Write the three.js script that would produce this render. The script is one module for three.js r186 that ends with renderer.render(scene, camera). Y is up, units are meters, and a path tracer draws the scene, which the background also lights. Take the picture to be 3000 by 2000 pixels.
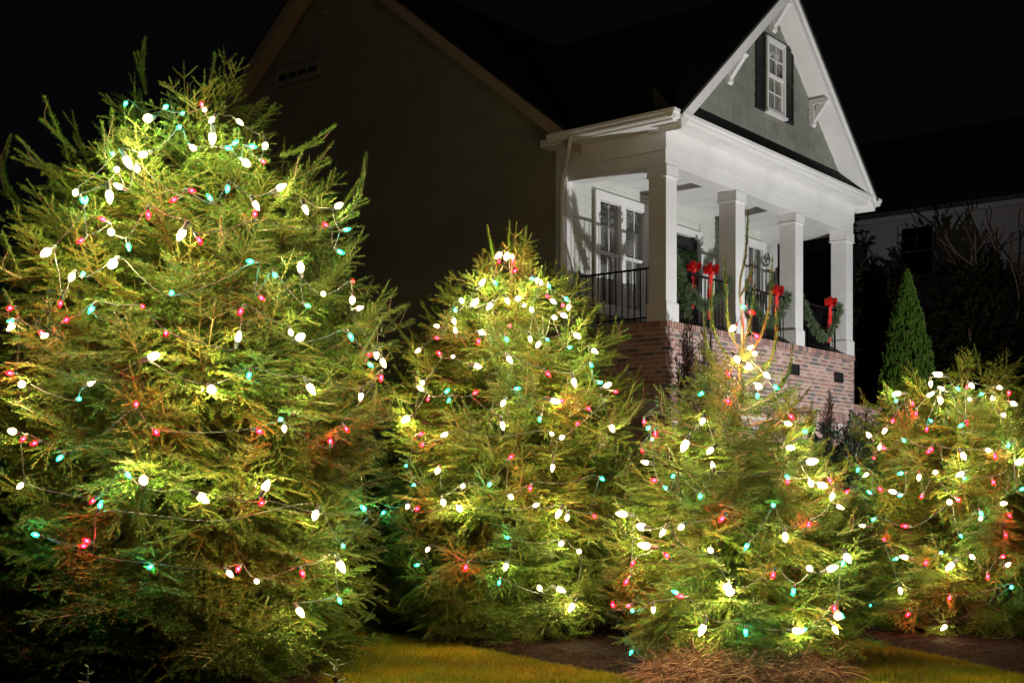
import * as THREE from 'three';
import { mergeGeometries } from 'three/addons/utils/BufferGeometryUtils.js';

// ---------------------------------------------------------------- camera, sky, moon, exposure
const scene = new THREE.Scene();
const camera = new THREE.PerspectiveCamera(2 * Math.atan(1408 / 3620) * 180 / Math.PI, 3000 / 2816, 0.1, 600);
camera.position.set(0, 1.6, 0);
camera.lookAt(0, 1.6, -10);
camera.setViewOffset(3000, 2816, 0, 0, 3000, 2000);      // a level camera with the lens shifted upwards
camera.updateProjectionMatrix();

const renderer = new THREE.WebGLRenderer({ antialias: true });
renderer.toneMapping = THREE.LinearToneMapping;
renderer.toneMappingExposure = 1.0;
renderer.shadowMap.enabled = true;

{
  const W = 64, H = 32, d = new Float32Array(W * H * 4);
  for (let y = 0; y < H; y++) for (let x = 0; x < W; x++) {
    const up = Math.max(0, (y + 0.5) / H * 2 - 1), k = 1.0 - 0.5 * up, o = (y * W + x) * 4;
    d[o] = 0.0019 * k; d[o + 1] = 0.0018 * k; d[o + 2] = 0.0023 * k; d[o + 3] = 1;
  }
  const sky = new THREE.DataTexture(d, W, H, THREE.RGBAFormat, THREE.FloatType);
  sky.mapping = THREE.EquirectangularReflectionMapping;
  sky.magFilter = THREE.LinearFilter;
  sky.needsUpdate = true;
  scene.background = sky;
  scene.environment = sky;
}
const moon = new THREE.DirectionalLight(new THREE.Color(0.95, 0.95, 1), 0.03);
moon.name = 'moon';
moon.position.set(-30, 38, 30);
moon.target.position.set(0, 2, -16);
moon.castShadow = true;
moon.shadow.radius = 20;
Object.assign(moon.shadow.camera, { left: -30, right: 30, top: 30, bottom: -30, near: 1, far: 160 });
moon.shadow.mapSize.set(2048, 2048);
scene.add(moon, moon.target);

// ---------------------------------------------------------------- helpers
function mulberry(a) {
  return () => { a |= 0; a = a + 0x6D2B79F5 | 0; let t = Math.imul(a ^ a >>> 15, 1 | a); t = t + Math.imul(t ^ t >>> 7, 61 | t) ^ t; return ((t ^ t >>> 14) >>> 0) / 4294967296; };
}
let rnd = mulberry(20241);
const R = (a, b) => a + (b - a) * rnd();
const V = (x, y, z) => new THREE.Vector3(x, y, z);
const lerp = THREE.MathUtils.lerp, clamp = THREE.MathUtils.clamp, smooth = THREE.MathUtils.smoothstep;
const taken = new Map();
function numbered(n) { const k = taken.get(n) ?? 0; taken.set(n, k + 1); return k ? n + '_' + String(k).padStart(3, '0') : n; }
function tag(o, label, category, group, kind) {
  o.userData.label = label;
  if (category) o.userData.category = category;
  if (group) o.userData.group = group;
  if (kind) o.userData.kind = kind;
  return o;
}
function thing(name, label, category, pos = [0, 0, 0], turn = 0, group) {
  const o = new THREE.Group();
  o.name = numbered(name);
  o.position.set(...pos);
  o.rotation.y = turn;
  scene.add(o);
  return tag(o, label, category, group);
}
function part(name, geo, mat, parent) {
  const m = new THREE.Mesh(Array.isArray(geo) ? mergeGeometries(geo.map((g) => { const h = g.index ? g.toNonIndexed() : g; return h; })) : geo, mat);
  m.name = parent === scene ? numbered(name) : name;
  m.castShadow = m.receiveShadow = true;
  parent.add(m);
  return m;
}
// uv in metres, from the dominant axis of each normal
function metreUV(g) {
  const p = g.attributes.position, n = g.attributes.normal, uv = new Float32Array(p.count * 2);
  for (let i = 0; i < p.count; i++) {
    const ax = Math.abs(n.getX(i)), ay = Math.abs(n.getY(i)), az = Math.abs(n.getZ(i));
    const [a, b] = ax >= ay && ax >= az ? [p.getZ(i), p.getY(i)] : ay >= az ? [p.getX(i), p.getZ(i)] : [p.getX(i), p.getY(i)];
    uv[i * 2] = a; uv[i * 2 + 1] = b;
  }
  g.setAttribute('uv', new THREE.BufferAttribute(uv, 2));
  return g;
}
// a box between two corners
function box(x0, x1, y0, y1, z0, z1) {
  const g = new THREE.BoxGeometry(Math.abs(x1 - x0), Math.abs(y1 - y0), Math.abs(z1 - z0));
  g.translate((x0 + x1) / 2, (y0 + y1) / 2, (z0 + z1) / 2);
  return metreUV(g);
}
function extrude(pts, depth, holes = []) {
  const s = new THREE.Shape(pts.map(([x, y]) => new THREE.Vector2(x, y)));
  for (const h of holes) s.holes.push(new THREE.Path(h.map(([x, y]) => new THREE.Vector2(x, y))));
  return new THREE.ExtrudeGeometry(s, { depth, bevelEnabled: false });
}
function tube(pts, r, seg = 24, rad = 6) {
  return new THREE.TubeGeometry(new THREE.CatmullRomCurve3(pts.map((p) => p.isVector3 ? p : V(...p))), seg, r, rad);
}
// value noise
function hash2(x, y, s) { let h = Math.imul(x, 374761393) ^ Math.imul(y, 668265263) ^ Math.imul(s, 2246822519); h = Math.imul(h ^ h >>> 13, 1274126177); return ((h ^ h >>> 16) >>> 0) / 4294967296; }
function vnoise(x, y, s, per = 0) {
  const xi = Math.floor(x), yi = Math.floor(y), fx = x - xi, fy = y - yi, u = fx * fx * (3 - 2 * fx), v = fy * fy * (3 - 2 * fy);
  const w = (a) => per ? ((a % per) + per) % per : a;
  return lerp(lerp(hash2(w(xi), w(yi), s), hash2(w(xi + 1), w(yi), s), u), lerp(hash2(w(xi), w(yi + 1), s), hash2(w(xi + 1), w(yi + 1), s), u), v);
}
function fbm(x, y, s, per = 0, oct = 4) { let a = 0, k = 0.5, n = 0; for (let i = 0; i < oct; i++) { a += k * vnoise(x, y, s + i, per); n += k; k *= 0.55; x *= 2; y *= 2; per *= 2; } return a / n; }
function texture(size, repeat, f, srgb = false) {
  const d = new Uint8Array(size * size * 4);
  for (let y = 0; y < size; y++) for (let x = 0; x < size; x++) {
    const c = f(x / size, y / size), o = (y * size + x) * 4;
    for (let k = 0; k < 3; k++) d[o + k] = clamp(Math.round((Array.isArray(c) ? c[k] : c) * 255), 0, 255);
    d[o + 3] = 255;
  }
  const t = new THREE.DataTexture(d, size, size);
  t.wrapS = t.wrapT = THREE.RepeatWrapping;
  t.magFilter = THREE.LinearFilter;
  t.repeat.set(repeat, repeat);
  if (srgb) t.colorSpace = THREE.SRGBColorSpace;
  t.needsUpdate = true;
  return t;
}
const std = (r, g, b, rough = 0.8, extra = {}) => { const m = new THREE.MeshStandardMaterial({ roughness: rough, metalness: 0, ...extra }); m.color.setRGB(r, g, b); return m; };

const phys = (o) => new THREE.MeshPhysicalMaterial({ vertexColors: true, side: THREE.DoubleSide, ...o });
const grimeTex = texture(512, 0.45, (u, v) => { const n = fbm(u * 6, v * 6, 3, 6, 5), m = fbm(u * 40, v * 40, 9, 40, 2); return 0.92 + 0.08 * smooth(n * 0.8 + m * 0.2, 0.3, 0.62); });
const woodBump = texture(256, 1.3, (u, v) => 0.5 * fbm(u * 8, v * 60, 5, 0, 3) + 0.5 * fbm(u * 30, v * 30, 7, 30, 3));
const roughBump = texture(256, 2.5, (u, v) => fbm(u * 24, v * 24, 15, 24, 4));
const barkBump = texture(256, 1, (u, v) => fbm(u * 8, v * 26, 21, 0, 4));
const shingleTex = texture(512, 0.5, (u, v) => {
  const row = Math.floor(v * 14), fy = v * 14 - row, off = hash2(row, 3, 1), c = Math.floor((u + off) * 8), fx = (u + off) * 8 - c;
  const k = 0.55 + 0.45 * hash2(((c % 8) + 8) % 8, row, 4), e = fy < 0.1 || fx < 0.05 ? 0.35 : 1;
  return k * e * (0.8 + 0.4 * fbm(u * 60, v * 60, 8, 60, 2));
});

const M = {
  white: std(0.75, 0.745, 0.735, 0.5, { map: grimeTex, bumpMap: woodBump, bumpScale: 0.0012 }),
  ceiling: std(0.74, 0.74, 0.73, 0.6, { map: grimeTex }),
  porchWall: std(0.58, 0.6, 0.535, 0.65, { map: grimeTex, bumpMap: woodBump, bumpScale: 0.0015 }),
  sage: std(0.235, 0.24, 0.2, 0.75, { map: grimeTex, bumpMap: woodBump, bumpScale: 0.003 }),
  sageB: std(0.205, 0.212, 0.178, 0.78, { map: grimeTex, bumpMap: woodBump, bumpScale: 0.003 }),
  sageC: std(0.255, 0.258, 0.216, 0.75, { map: grimeTex, bumpMap: woodBump, bumpScale: 0.003 }),
  siding: std(0.26, 0.25, 0.18, 0.8, { map: grimeTex, bumpMap: woodBump, bumpScale: 0.002 }),
  shadedTrim: std(0.36, 0.27, 0.2, 0.6, { map: grimeTex }),  // side gable trim: white paint with its shade put into the colour
  black: std(0.014, 0.014, 0.015, 0.55),
  iron: std(0.012, 0.012, 0.013, 0.45, { metalness: 0.3 }),
  roof: std(0.03, 0.027, 0.026, 0.95, { map: shingleTex, bumpMap: shingleTex, bumpScale: 0.006 }),
  mortar: std(0.6, 0.56, 0.51, 0.95, { bumpMap: roughBump, bumpScale: 0.003 }),
  deck: std(0.16, 0.155, 0.15, 0.8),
  dark: std(0.02, 0.02, 0.021, 0.9),
  interior: std(0.05, 0.05, 0.05, 0.9),
  blind: std(0.62, 0.62, 0.6, 0.6),
  glass: new THREE.MeshPhysicalMaterial({ color: 0xffffff, transmission: 1, thickness: 0, roughness: 0.02, ior: 1.5 }),
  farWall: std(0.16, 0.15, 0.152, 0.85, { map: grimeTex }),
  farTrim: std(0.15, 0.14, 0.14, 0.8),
  bark: std(0.11, 0.066, 0.042, 0.95, { bumpMap: barkBump, bumpScale: 0.008 }),
  twig: std(0.075, 0.045, 0.032, 0.9),
  dryLeaf: std(0.1, 0.052, 0.03, 0.85, { side: THREE.DoubleSide }),
  red: std(0.62, 0.008, 0.006, 0.55, { side: THREE.DoubleSide }),
  wire: std(0.002, 0.005, 0.003, 0.7),
  socket: std(0.006, 0.01, 0.007, 0.6),
  needle: phys({ roughness: 0.5, specularIntensity: 0.3 }),
  leafy: std(1, 1, 1, 0.5, { vertexColors: true, side: THREE.DoubleSide }),
  dull: phys({ roughness: 0.95, specularIntensity: 0.15 }),
  ground: std(0.045, 0.033, 0.02, 1),
};
const bricks = [[0.27, 0.145, 0.115], [0.24, 0.125, 0.1], [0.3, 0.175, 0.145], [0.21, 0.115, 0.1], [0.27, 0.16, 0.135], [0.115, 0.085, 0.085], [0.19, 0.1, 0.085], [0.33, 0.2, 0.165]].map((c) => std(...[c[0] * 1.6, c[1] * 1.75, c[2] * 1.75], 0.92, { map: grimeTex, bumpMap: roughBump, bumpScale: 0.003 }));

// ---------------------------------------------------------------- the lie of the land
// House axes: t along the porch front (away to the right), z out of the porch front, origin at the foot of the near corner column.
const HX = 2.49, HZ = -20, HTURN = Math.atan2(0.778, 0.628);
const toHouse = (x, z) => { const dx = x - HX, dz = z - HZ; return [dx * 0.628 - dz * 0.778, dx * 0.778 + dz * 0.628]; };
const fromHouse = (t, z) => [HX + 0.628 * t + 0.778 * z, HZ - 0.778 * t + 0.628 * z];
function ground(x, z) {
  const [t, q] = toHouse(x, z);
  const dx = Math.max(-t, 0, t - 14), dz = Math.max(q, 0, -q - 15), d = Math.hypot(dx, dz);
  let h = 2.0 * (1 - smooth(d, 0.9, 5.6));
  h -= 0.075 * Math.max(0, x - 5) * smooth(-z, 6, 16) * smooth(d, 2, 8);
  return Math.max(h, -1.2);
}
{
  const N = 170, pos = [], uv = [], idx = [], col = [];
  const warp = (u, c) => c + 14 * u + 150 * Math.sign(u) * Math.pow(Math.abs(u), 3.4);
  for (let j = 0; j <= N; j++) for (let i = 0; i <= N; i++) {
    const x = warp(i / N * 2 - 1, 2), z = warp(j / N * 2 - 1, -15);
    pos.push(x, ground(x, z) - 0.012, z);
    uv.push(x, z);
  }
  for (let j = 0; j < N; j++) for (let i = 0; i < N; i++) { const a = j * (N + 1) + i; idx.push(a, a + N + 1, a + 1, a + 1, a + N + 1, a + N + 2); }
  const g = new THREE.BufferGeometry();
  g.setAttribute('position', new THREE.Float32BufferAttribute(pos, 3));
  g.setAttribute('uv', new THREE.Float32BufferAttribute(uv, 2));
  g.setIndex(idx);
  g.computeVertexNormals();
  const lawnTex = texture(512, 0.5, (u, v) => { const n = fbm(u * 5, v * 5, 31, 5, 4), f = fbm(u * 70, v * 70, 37, 70, 2), k = 0.45 + 0.55 * f; return [lerp(0.36, 0.56, n) * k, lerp(0.4, 0.45, n) * k, 0.06 * k]; }, true);
  const lawn = part('lawn', g, new THREE.MeshPhysicalMaterial({ color: new THREE.Color().setRGB(0.42, 0.42, 0.3), roughness: 1, specularIntensity: 0.1, map: lawnTex, bumpMap: roughBump, bumpScale: 0.02 }), scene);
  tag(lawn, 'short winter lawn sloping up to the house', null, null, 'structure');
}
// beds of dark mulch round the trees, each a gently domed sheet on the lawn
const bedTex = texture(512, 0.8, (u, v) => { const n = fbm(u * 7, v * 7, 41, 7, 4), f = fbm(u * 60, v * 22, 43, 0, 3); const k = 0.25 + 0.9 * f * n; return [0.42 * k, 0.24 * k, 0.15 * k]; }, true);
M.bed = new THREE.MeshPhysicalMaterial({ color: new THREE.Color().setRGB(0.085, 0.05, 0.036), roughness: 1, specularIntensity: 0.1, map: bedTex, bumpMap: roughBump, bumpScale: 0.03 });
const beds = [];
function bed(label, outline) {
  const c = new THREE.CatmullRomCurve3(outline.map(([x, z]) => V(x, 0, z)), true, 'centripetal'), pts = c.getPoints(90);
  const cx = pts.reduce((a, p) => a + p.x, 0) / pts.length, cz = pts.reduce((a, p) => a + p.z, 0) / pts.length;
  const pos = [], uv = [], idx = [], RINGS = 8, n = pts.length - 1;
  for (let r = 0; r <= RINGS; r++) for (let i = 0; i < n; i++) {
    const k = r / RINGS, e = r === RINGS ? 0.03 * (hash2(i, 1, 7) - 0.5) : 0, x = lerp(cx, pts[i].x, k + e), z = lerp(cz, pts[i].z, k + e);
    pos.push(x, ground(x, z) + (r === RINGS ? -0.03 : 0.015 + 0.05 * (1 - k * k * k)), z); uv.push(x, z);
  }
  for (let r = 0; r < RINGS; r++) for (let i = 0; i < n; i++) { const a = r * n + i, b = r * n + (i + 1) % n; idx.push(a, a + n, b, b, a + n, b + n); }
  const g = new THREE.BufferGeometry();
  g.setAttribute('position', new THREE.Float32BufferAttribute(pos, 3));
  g.setAttribute('uv', new THREE.Float32BufferAttribute(uv, 2));
  g.setIndex(idx.map((_, k) => idx[k - k % 3 + [0, 2, 1][k % 3]]));
  g.computeVertexNormals();
  tag(part('mulch_bed', g, M.bed, scene), label, null, null, 'structure');
  beds.push(pts.map((p) => [p.x, p.z]));
}
bed('dark mulch bed under the tall left tree', [[-6, -7.2], [-2.4, -8.2], [-1.5, -9.3], [-1.65, -10.6], [-1.9, -12.2], [-3.5, -13.2], [-6.5, -12.5], [-7.5, -9.5]]);
bed('dark mulch bed under the second and third trees', [[-1.45, -13.2], [-0.78, -12.5], [0.1, -11.2], [0.85, -10.25], [1.8, -9.5], [2.65, -9.6], [2.8, -10.8], [2.7, -12.4], [2.6, -14.2], [1.2, -15.2], [-0.6, -15]]);
bed('dark mulch bed under the wide tree on the right', [[3.5, -12.7], [3.95, -11.2], [4.35, -10.0], [5.4, -9.6], [7.5, -10.6], [8, -13.5], [6.5, -15.2], [4.2, -14.8]]);
function inside(x, z, poly) { let c = false; for (let i = 0, j = poly.length - 1; i < poly.length; j = i++) { const [xi, zi] = poly[i], [xj, zj] = poly[j]; if ((zi > z) !== (zj > z) && x < (xj - xi) * (z - zi) / (zj - zi) + xi) c = !c; } return c; }
const inBed = (x, z) => beds.some((b) => inside(x, z, b));

// ---------------------------------------------------------------- the house
const DK = 4.2, BEAM = 6.74, CORN = 7.47;
const house = thing('house', 'white trimmed house with a columned porch, shingled front gable and brick foundation', 'house', [HX, 0, HZ], HTURN);
const W = (n, g, m) => part(n, g, m, house);
// foundation: mortar core with bricks laid on it
W('foundation_wall', box(0.012, 7.388, 0.2, DK - 0.105, -0.3, -0.012), M.mortar);
W('foundation_wall', box(0.012, 0.3, 0.2, DK - 0.105, -2.2, -0.301), M.mortar);
{
  const pitch = 0.2127, course = 0.0767, joint = 0.018, rest = [], hidden = [];
  const geos = new Map();
  const brickGeo = (w, h, d) => { const k = [w, h, d].map((x) => x.toFixed(3)).join(); if (!geos.has(k)) geos.set(k, metreUV(new THREE.BoxGeometry(w, h, d))); return geos.get(k); };
  let count = 0;
  const lay = (x, y, z, w, h, d, m, alone) => {
    if (alone && count < 300) { const b = part('brick', brickGeo(w, h, d), m, house); b.position.set(x, y, z); count++; return; }
    rest.push([m, metreUV(new THREE.BoxGeometry(w, h, d)).translate(x, y, z)]);
  };
  const pick = () => bricks[Math.floor(rnd() * bricks.length)];
  // cap: bricks on edge
  for (let i = 0; i < 97; i++) lay(0.038 + i * 0.0763, DK - 0.051 + R(-1, 1) * 0.001, -0.05 + R(0, 0.004), 0.06, 0.098, 0.14, pick(), i < 60);
  for (let i = 0; i < 24; i++) lay(0.05, DK - 0.051, -0.16 - i * 0.0763, 0.14, 0.098, 0.066, pick(), false);
  const soldierTop = 2.98, soldierBottom = 2.75;
  for (let r = 0; r < 31; r++) {
    const y = DK - 0.105 - 0.006 - 0.0325 - r * course;
    if (y < 2.0 || (y < soldierTop - 0.02 && y > soldierBottom)) continue;
    for (let i = -1; i < 35; i++) {
      let a = i * pitch + (r % 2) * pitch / 2 + joint / 2, b = a + pitch - joint;
      a = Math.max(a, 0.001); b = Math.min(b, 7.399);
      if (b - a < 0.03) continue;
      lay((a + b) / 2, y, -0.05 + R(-0.0015, 0.002), b - a, 0.0587, 0.1, pick(), r < 9 && i >= 0 && i < 35);
    }
    for (let i = -1; i < 10; i++) {
      let a = i * pitch + ((r + 1) % 2) * pitch / 2 + joint / 2, b = a + pitch - joint;
      a = Math.max(a, 0.102); b = Math.min(b, 2.15);
      if (b - a < 0.03) continue;
      lay(0.05 + R(-0.002, 0.0015), y, -(a + b) / 2, 0.1, 0.0587, b - a, pick(), false);
    }
  }
  for (let i = 0; i < 97; i++) lay(0.038 + i * 0.0763, (soldierTop + soldierBottom) / 2, -0.042, 0.06, soldierTop - soldierBottom - 0.02, 0.1, pick(), false);
  for (let k = 0; k < bricks.length; k++) {
    const g = rest.filter(([m]) => m === bricks[k]).map(([, g]) => g);
    if (g.length) W('brickwork', g, bricks[k]).userData.kind = 'stuff';
  }
  for (const [t, y] of [[4.62, 3.72], [6.62, 3.7]]) {
    const f = W('foundation_vent', extrude([[-0.2, -0.1], [0.2, -0.1], [0.2, 0.1], [-0.2, 0.1]], 0.03, [[[-0.175, -0.075], [-0.175, 0.075], [0.175, 0.075], [0.175, -0.075]]]), M.black);
    f.position.set(t, y, -0.008);
    part('screen', box(-0.18, 0.18, -0.08, 0.08, 0.002, 0.01), M.dark, f);
    for (let k = 0; k < 5; k++) part('louvre', box(-0.174, 0.174, -0.066 + k * 0.03, -0.058 + k * 0.03, 0.011, 0.024), M.iron, f);
  }
}
// porch floor
W('porch_floor', box(0.12, 7.28, DK - 0.1, DK - 0.006, -2.0, -0.13), M.deck);
// columns
function column(t0, z1) {
  const c = new THREE.Group(); c.name = 'column'; house.add(c); c.position.set(t0 + 0.18, DK, z1 - 0.18);
  part('shaft', box(-0.165, 0.165, 0.31, 2.36, -0.165, 0.165), M.white, c);
  part('base', box(-0.192, 0.192, 0.0, 0.29, -0.192, 0.192), M.white, c);
  part('base_moulding', box(-0.181, 0.181, 0.29, 0.312, -0.181, 0.181), M.white, c);
  part('capital', box(-0.188, 0.188, 2.365, 2.537, -0.188, 0.188), M.white, c);
  part('neck_moulding', box(-0.198, 0.198, 2.345, 2.366, -0.198, 0.198), M.white, c);
}
for (const t of [0.02, 2.34, 4.69, 7.02]) column(t, 0.0);
// entablature
W('beam', box(0.015, 7.385, BEAM, 6.97, -0.36, -0.012), M.white);
W('frieze', box(0, 7.4, 6.972, 7.3, -0.37, 0.006), M.white);
W('beam', box(0.012, 0.36, BEAM, 6.97, -2.0, -0.361), M.white);
W('frieze', box(-0.006, 0.37, 6.972, 7.3, -2.0, -0.371), M.white);
W('beam', box(7.04, 7.388, BEAM, 6.97, -2.0, -0.361), M.white);
W('frieze', box(7.03, 7.406, 6.972, 7.3, -2.0, -0.371), M.white);
W('bed_moulding', box(-0.05, 7.45, 7.27, 7.302, -0.3, 0.05), M.white);
W('soffit', box(-0.34, 7.74, 7.303, 7.335, -0.3, 0.34), M.white);
W('soffit', box(-0.338, 0.3, 7.304, 7.334, -2.3, -0.302), M.white);
W('soffit', box(7.1, 7.738, 7.304, 7.334, -2.3, -0.302), M.white);
{
  const prof = [[0, 0], [0.05, 0], [0.075, 0.025], [0.08, 0.06], [0.105, 0.085], [0.11, 0.135], [0.09, 0.135], [0.085, 0.1], [0, 0.1]];
  // the profile runs along the front and both sides; x of the profile points out of each face
  W('gutter', metreUV(extrude(prof, 8.26)).rotateY(-Math.PI / 2).translate(7.83, 7.337, 0.319), M.white);
  W('gutter', metreUV(extrude(prof, 2.5)).rotateY(Math.PI).translate(-0.337, 7.335, 0.4), M.white);
  W('gutter', metreUV(extrude(prof, 2.5)).translate(7.737, 7.335, -2.1), M.white);
  W('fascia', box(-0.335, 7.735, 7.337, 7.43, 0.29, 0.318), M.white);
  W('fascia', box(-0.336, -0.316, 7.337, 7.43, -2.3, 0.289), M.white);
  W('fascia', box(7.716, 7.736, 7.337, 7.43, -2.3, 0.289), M.white);
}
W('downspout', tube([[-0.4, 7.36, -1.62], [-0.4, 7.22, -1.64], [-0.33, 7.08, -1.72], [-0.12, 6.9, -1.95], [-0.07, 6.78, -2.02], [-0.07, 6.5, -2.04], [-0.07, 4.4, -2.04], [-0.07, 2.2, -2.04]], 0.04, 60, 8), M.white);
W('corner_board', box(-0.03, 0.14, 3.0, 7.3, -2.2, -1.965), M.white);
// front gable: roof, rakes, soffits
const GA = 10.73, GC = 3.66, GS = 0.84, GL = -0.19, GR = 7.51;
const vee = (lo, hi, l = GL, r = GR) => { const y = (t) => GA - GS * Math.abs(t - GC); return [[l, y(l) + lo], [GC, GA + lo], [r, y(r) + lo], [r, y(r) + hi], [GC, GA + hi], [l, y(l) + hi]]; };
W('rake', metreUV(extrude(vee(-0.31, -0.06), 0.43)).translate(0, 0, -0.02), M.white);
W('rake_moulding', metreUV(extrude(vee(-0.13, -0.058), 0.03)).translate(0, 0, 0.412), M.white);
for (const side of [-1, 1]) { // each slope runs back into a valley on the main roof
  const e = side < 0 ? GL - 0.05 : GR + 0.05, ye = GA - GS * Math.abs(e - GC), back = (y) => -(1.5 + (y - 7.5) / 0.8), c = [[e, ye, 0.46], [GC, GA, 0.46], [GC, GA, back(GA)], [e, ye, back(ye)]];
  const g = new THREE.BufferGeometry(), q = [...c, ...c.map(([x, y, z]) => [x, y - 0.056, z])].flat();
  g.setAttribute('position', new THREE.Float32BufferAttribute(q, 3));
  g.setIndex([0, 1, 2, 0, 2, 3, 4, 6, 5, 4, 7, 6, 0, 4, 5, 0, 5, 1, 1, 5, 6, 1, 6, 2, 2, 6, 7, 2, 7, 3, 3, 7, 4, 3, 4, 0]);
  const f = g.toNonIndexed(); f.computeVertexNormals();
  W('gable_roof', metreUV(f), M.roof);
}
W('pent_roof', metreUV(extrude([[0.335, 7.44], [0.335, 7.46], [-0.03, 7.93], [-0.03, 7.44]], 8.06)).rotateY(-Math.PI / 2).translate(7.73, 0, 0), M.roof);
function bracket(t, y) {
  const b = new THREE.Group(); b.name = 'bracket'; house.add(b); b.position.set(t, y, 0.0);
  const slab = (pts) => metreUV(extrude(pts, 0.14)).rotateY(-Math.PI / 2).translate(0.07, 0, 0);
  part('upright', slab([[0.0, -0.48], [0.06, -0.52], [0.1, -0.48], [0.1, 0], [0, 0]]), M.white, b);
  part('arm', slab([[0.101, -0.1], [0.36, -0.1], [0.4, -0.06], [0.36, 0], [0.101, 0]]), M.white, b);
  const br = slab([[0.1, -0.42], [0.36, -0.1], [0.22, -0.1], [0.1, -0.24]]); br.scale(0.75, 1, 1);
  part('brace', br, M.white, b);
}
bracket(2.0, GA - GS * 1.66 - 0.32); bracket(5.32, GA - GS * 1.66 - 0.32); bracket(GC, GA - 0.34);
// pieces of shingle and siding, each cut to the outline of its wall and tilted out at its foot
function clipBelow(poly, a, b, c) { // keep a x + b y <= c
  const out = [];
  for (let i = 0; i < poly.length; i++) {
    const p = poly[i], q = poly[(i + 1) % poly.length], dp = a * p[0] + b * p[1] - c, dq = a * q[0] + b * q[1] - c;
    if (dp <= 0) out.push(p);
    if ((dp < 0 && dq > 0) || (dp > 0 && dq < 0)) { const k = dp / (dp - dq); out.push([p[0] + k * (q[0] - p[0]), p[1] + k * (q[1] - p[1])]); }
  }
  return out;
}
function lap(name, poly, depth, tilt, mat, parent) {
  if (poly.length < 3) return;
  const top = Math.max(...poly.map((p) => p[1])), x0 = poly[0][0];
  const g = extrude(poly.map(([x, y]) => [x - x0, y - top]), depth);
  g.rotateX(-tilt).translate(x0, top, 0);
  metreUV(g);
  part(name, g, mat, parent);
}
function wallGroup(name, x, y, z, turn) { const g = new THREE.Group(); g.name = name; g.position.set(x, y, z); g.rotation.y = turn; house.add(g); return g; }
{
  const wall = wallGroup('gable_wall', 0, 0, -0.02, 0), line = (t) => GA - 0.3 - GS * Math.abs(t - GC);
  part('sheathing', extrude([[0.3, 7.3], [7.0, 7.3], [7.0, line(7.0)], [GC, line(GC)], [0.3, line(0.3)]], 0.1).translate(0, 0, -0.102), M.sageB, wall);
  const sages = [M.sage, M.sage, M.sageB, M.sageC];
  for (let r = 0; r < 13; r++) {
    const y0 = 7.86 + r * 0.2, y1 = y0 + 0.225;
    for (let x = 0.4 - R(0, 0.2); x < 7;) {
      const w = R(0.16, 0.34);
      let p = [[x + 0.003, y0 + R(-0.006, 0.006)], [x + w - 0.003, y0 + R(-0.006, 0.006)], [x + w - 0.003, y1], [x + 0.003, y1]];
      p = clipBelow(p, -GS, 1, GA - 0.305 - GS * GC);
      p = clipBelow(p, GS, 1, GA - 0.305 + GS * GC);
      const hid = x > 3.1 && x + w < 4.5 && y0 > 8.4 && y1 < 9.75;
      if (p.length > 2 && !hid) lap('shingle', p, 0.006, R(0.055, 0.085), sages[Math.floor(rnd() * 4)], wall);
      x += w;
    }
  }
}
// a window: w by h, its lower left corner at the origin, facing +z
function windowUnit(name, parent, x, y, z, w, h, cols, rows, o = {}) {
  const g = new THREE.Group(); g.name = name; g.position.set(x, y, z); if (o.turn) g.rotation.y = o.turn; parent.add(g);
  const c = o.casing ?? 0.09, fr = o.frame ?? M.white;
  part('frame', metreUV(extrude([[-c, -c], [w + c, -c], [w + c, h + c], [-c, h + c]], 0.06, [[[0, 0], [0, h], [w, h], [w, 0]]])), fr, g);
  const sash = (y0, y1, zz) => {
    const b = 0.045;
    part('sash', extrude([[0.003, y0], [w - 0.003, y0], [w - 0.003, y1], [0.003, y1]], 0.03, [[[b, y0 + b], [b, y1 - b], [w - b, y1 - b], [w - b, y0 + b]]]).translate(0, 0, zz), fr, g);
    const iw = w - 2 * b, ih = y1 - y0 - 2 * b;
    for (let i = 1; i < cols; i++) part('muntin', box(b + iw * i / cols - 0.011, b + iw * i / cols + 0.011, y0 + b + 0.001, y1 - b - 0.001, zz + 0.008, zz + 0.026), fr, g);
    for (let j = 1; j < rows; j++) for (let i = 0; i < cols; i++) part('muntin', box(b + iw * i / cols + (i ? 0.012 : 0.001), b + iw * (i + 1) / cols - (i < cols - 1 ? 0.012 : 0.001), y0 + b + ih * j / rows - 0.011, y0 + b + ih * j / rows + 0.011, zz + 0.009, zz + 0.025), fr, g);
    for (let i = 0; i < cols; i++) for (let j = 0; j < rows; j++) {
      const gx = b + iw * i / cols, gy = y0 + b + ih * j / rows;
      part('pane', new THREE.PlaneGeometry(iw / cols - 0.002, ih / rows - 0.002).translate(gx + iw / cols / 2, gy + ih / rows / 2, zz + 0.014), o.glass ?? M.glass, g);
    }
  };
  if (o.single) sash(0.003, h - 0.003, 0.012);
  else { sash(0.003, h / 2 + 0.022, -0.012); sash(h / 2 - 0.022, h - 0.003, 0.021); }
  if (o.sill !== false) part('sill', box(-c - 0.03, w + c + 0.03, -c - 0.05, -c - 0.002, 0, 0.09), fr, g);
  if (o.blind) for (let k = 0; k < o.blind; k++) {
    const s = box(0.04, w - 0.04, -0.02, 0.02, -0.0015, 0.0015); s.rotateX(-0.7); s.translate(0, h - 0.06 - k * (h - 0.1) / 42, -0.07 + R(-0.003, 0.003));
    part('slat', s, M.blind, g);
  }
  return g;
}
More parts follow.
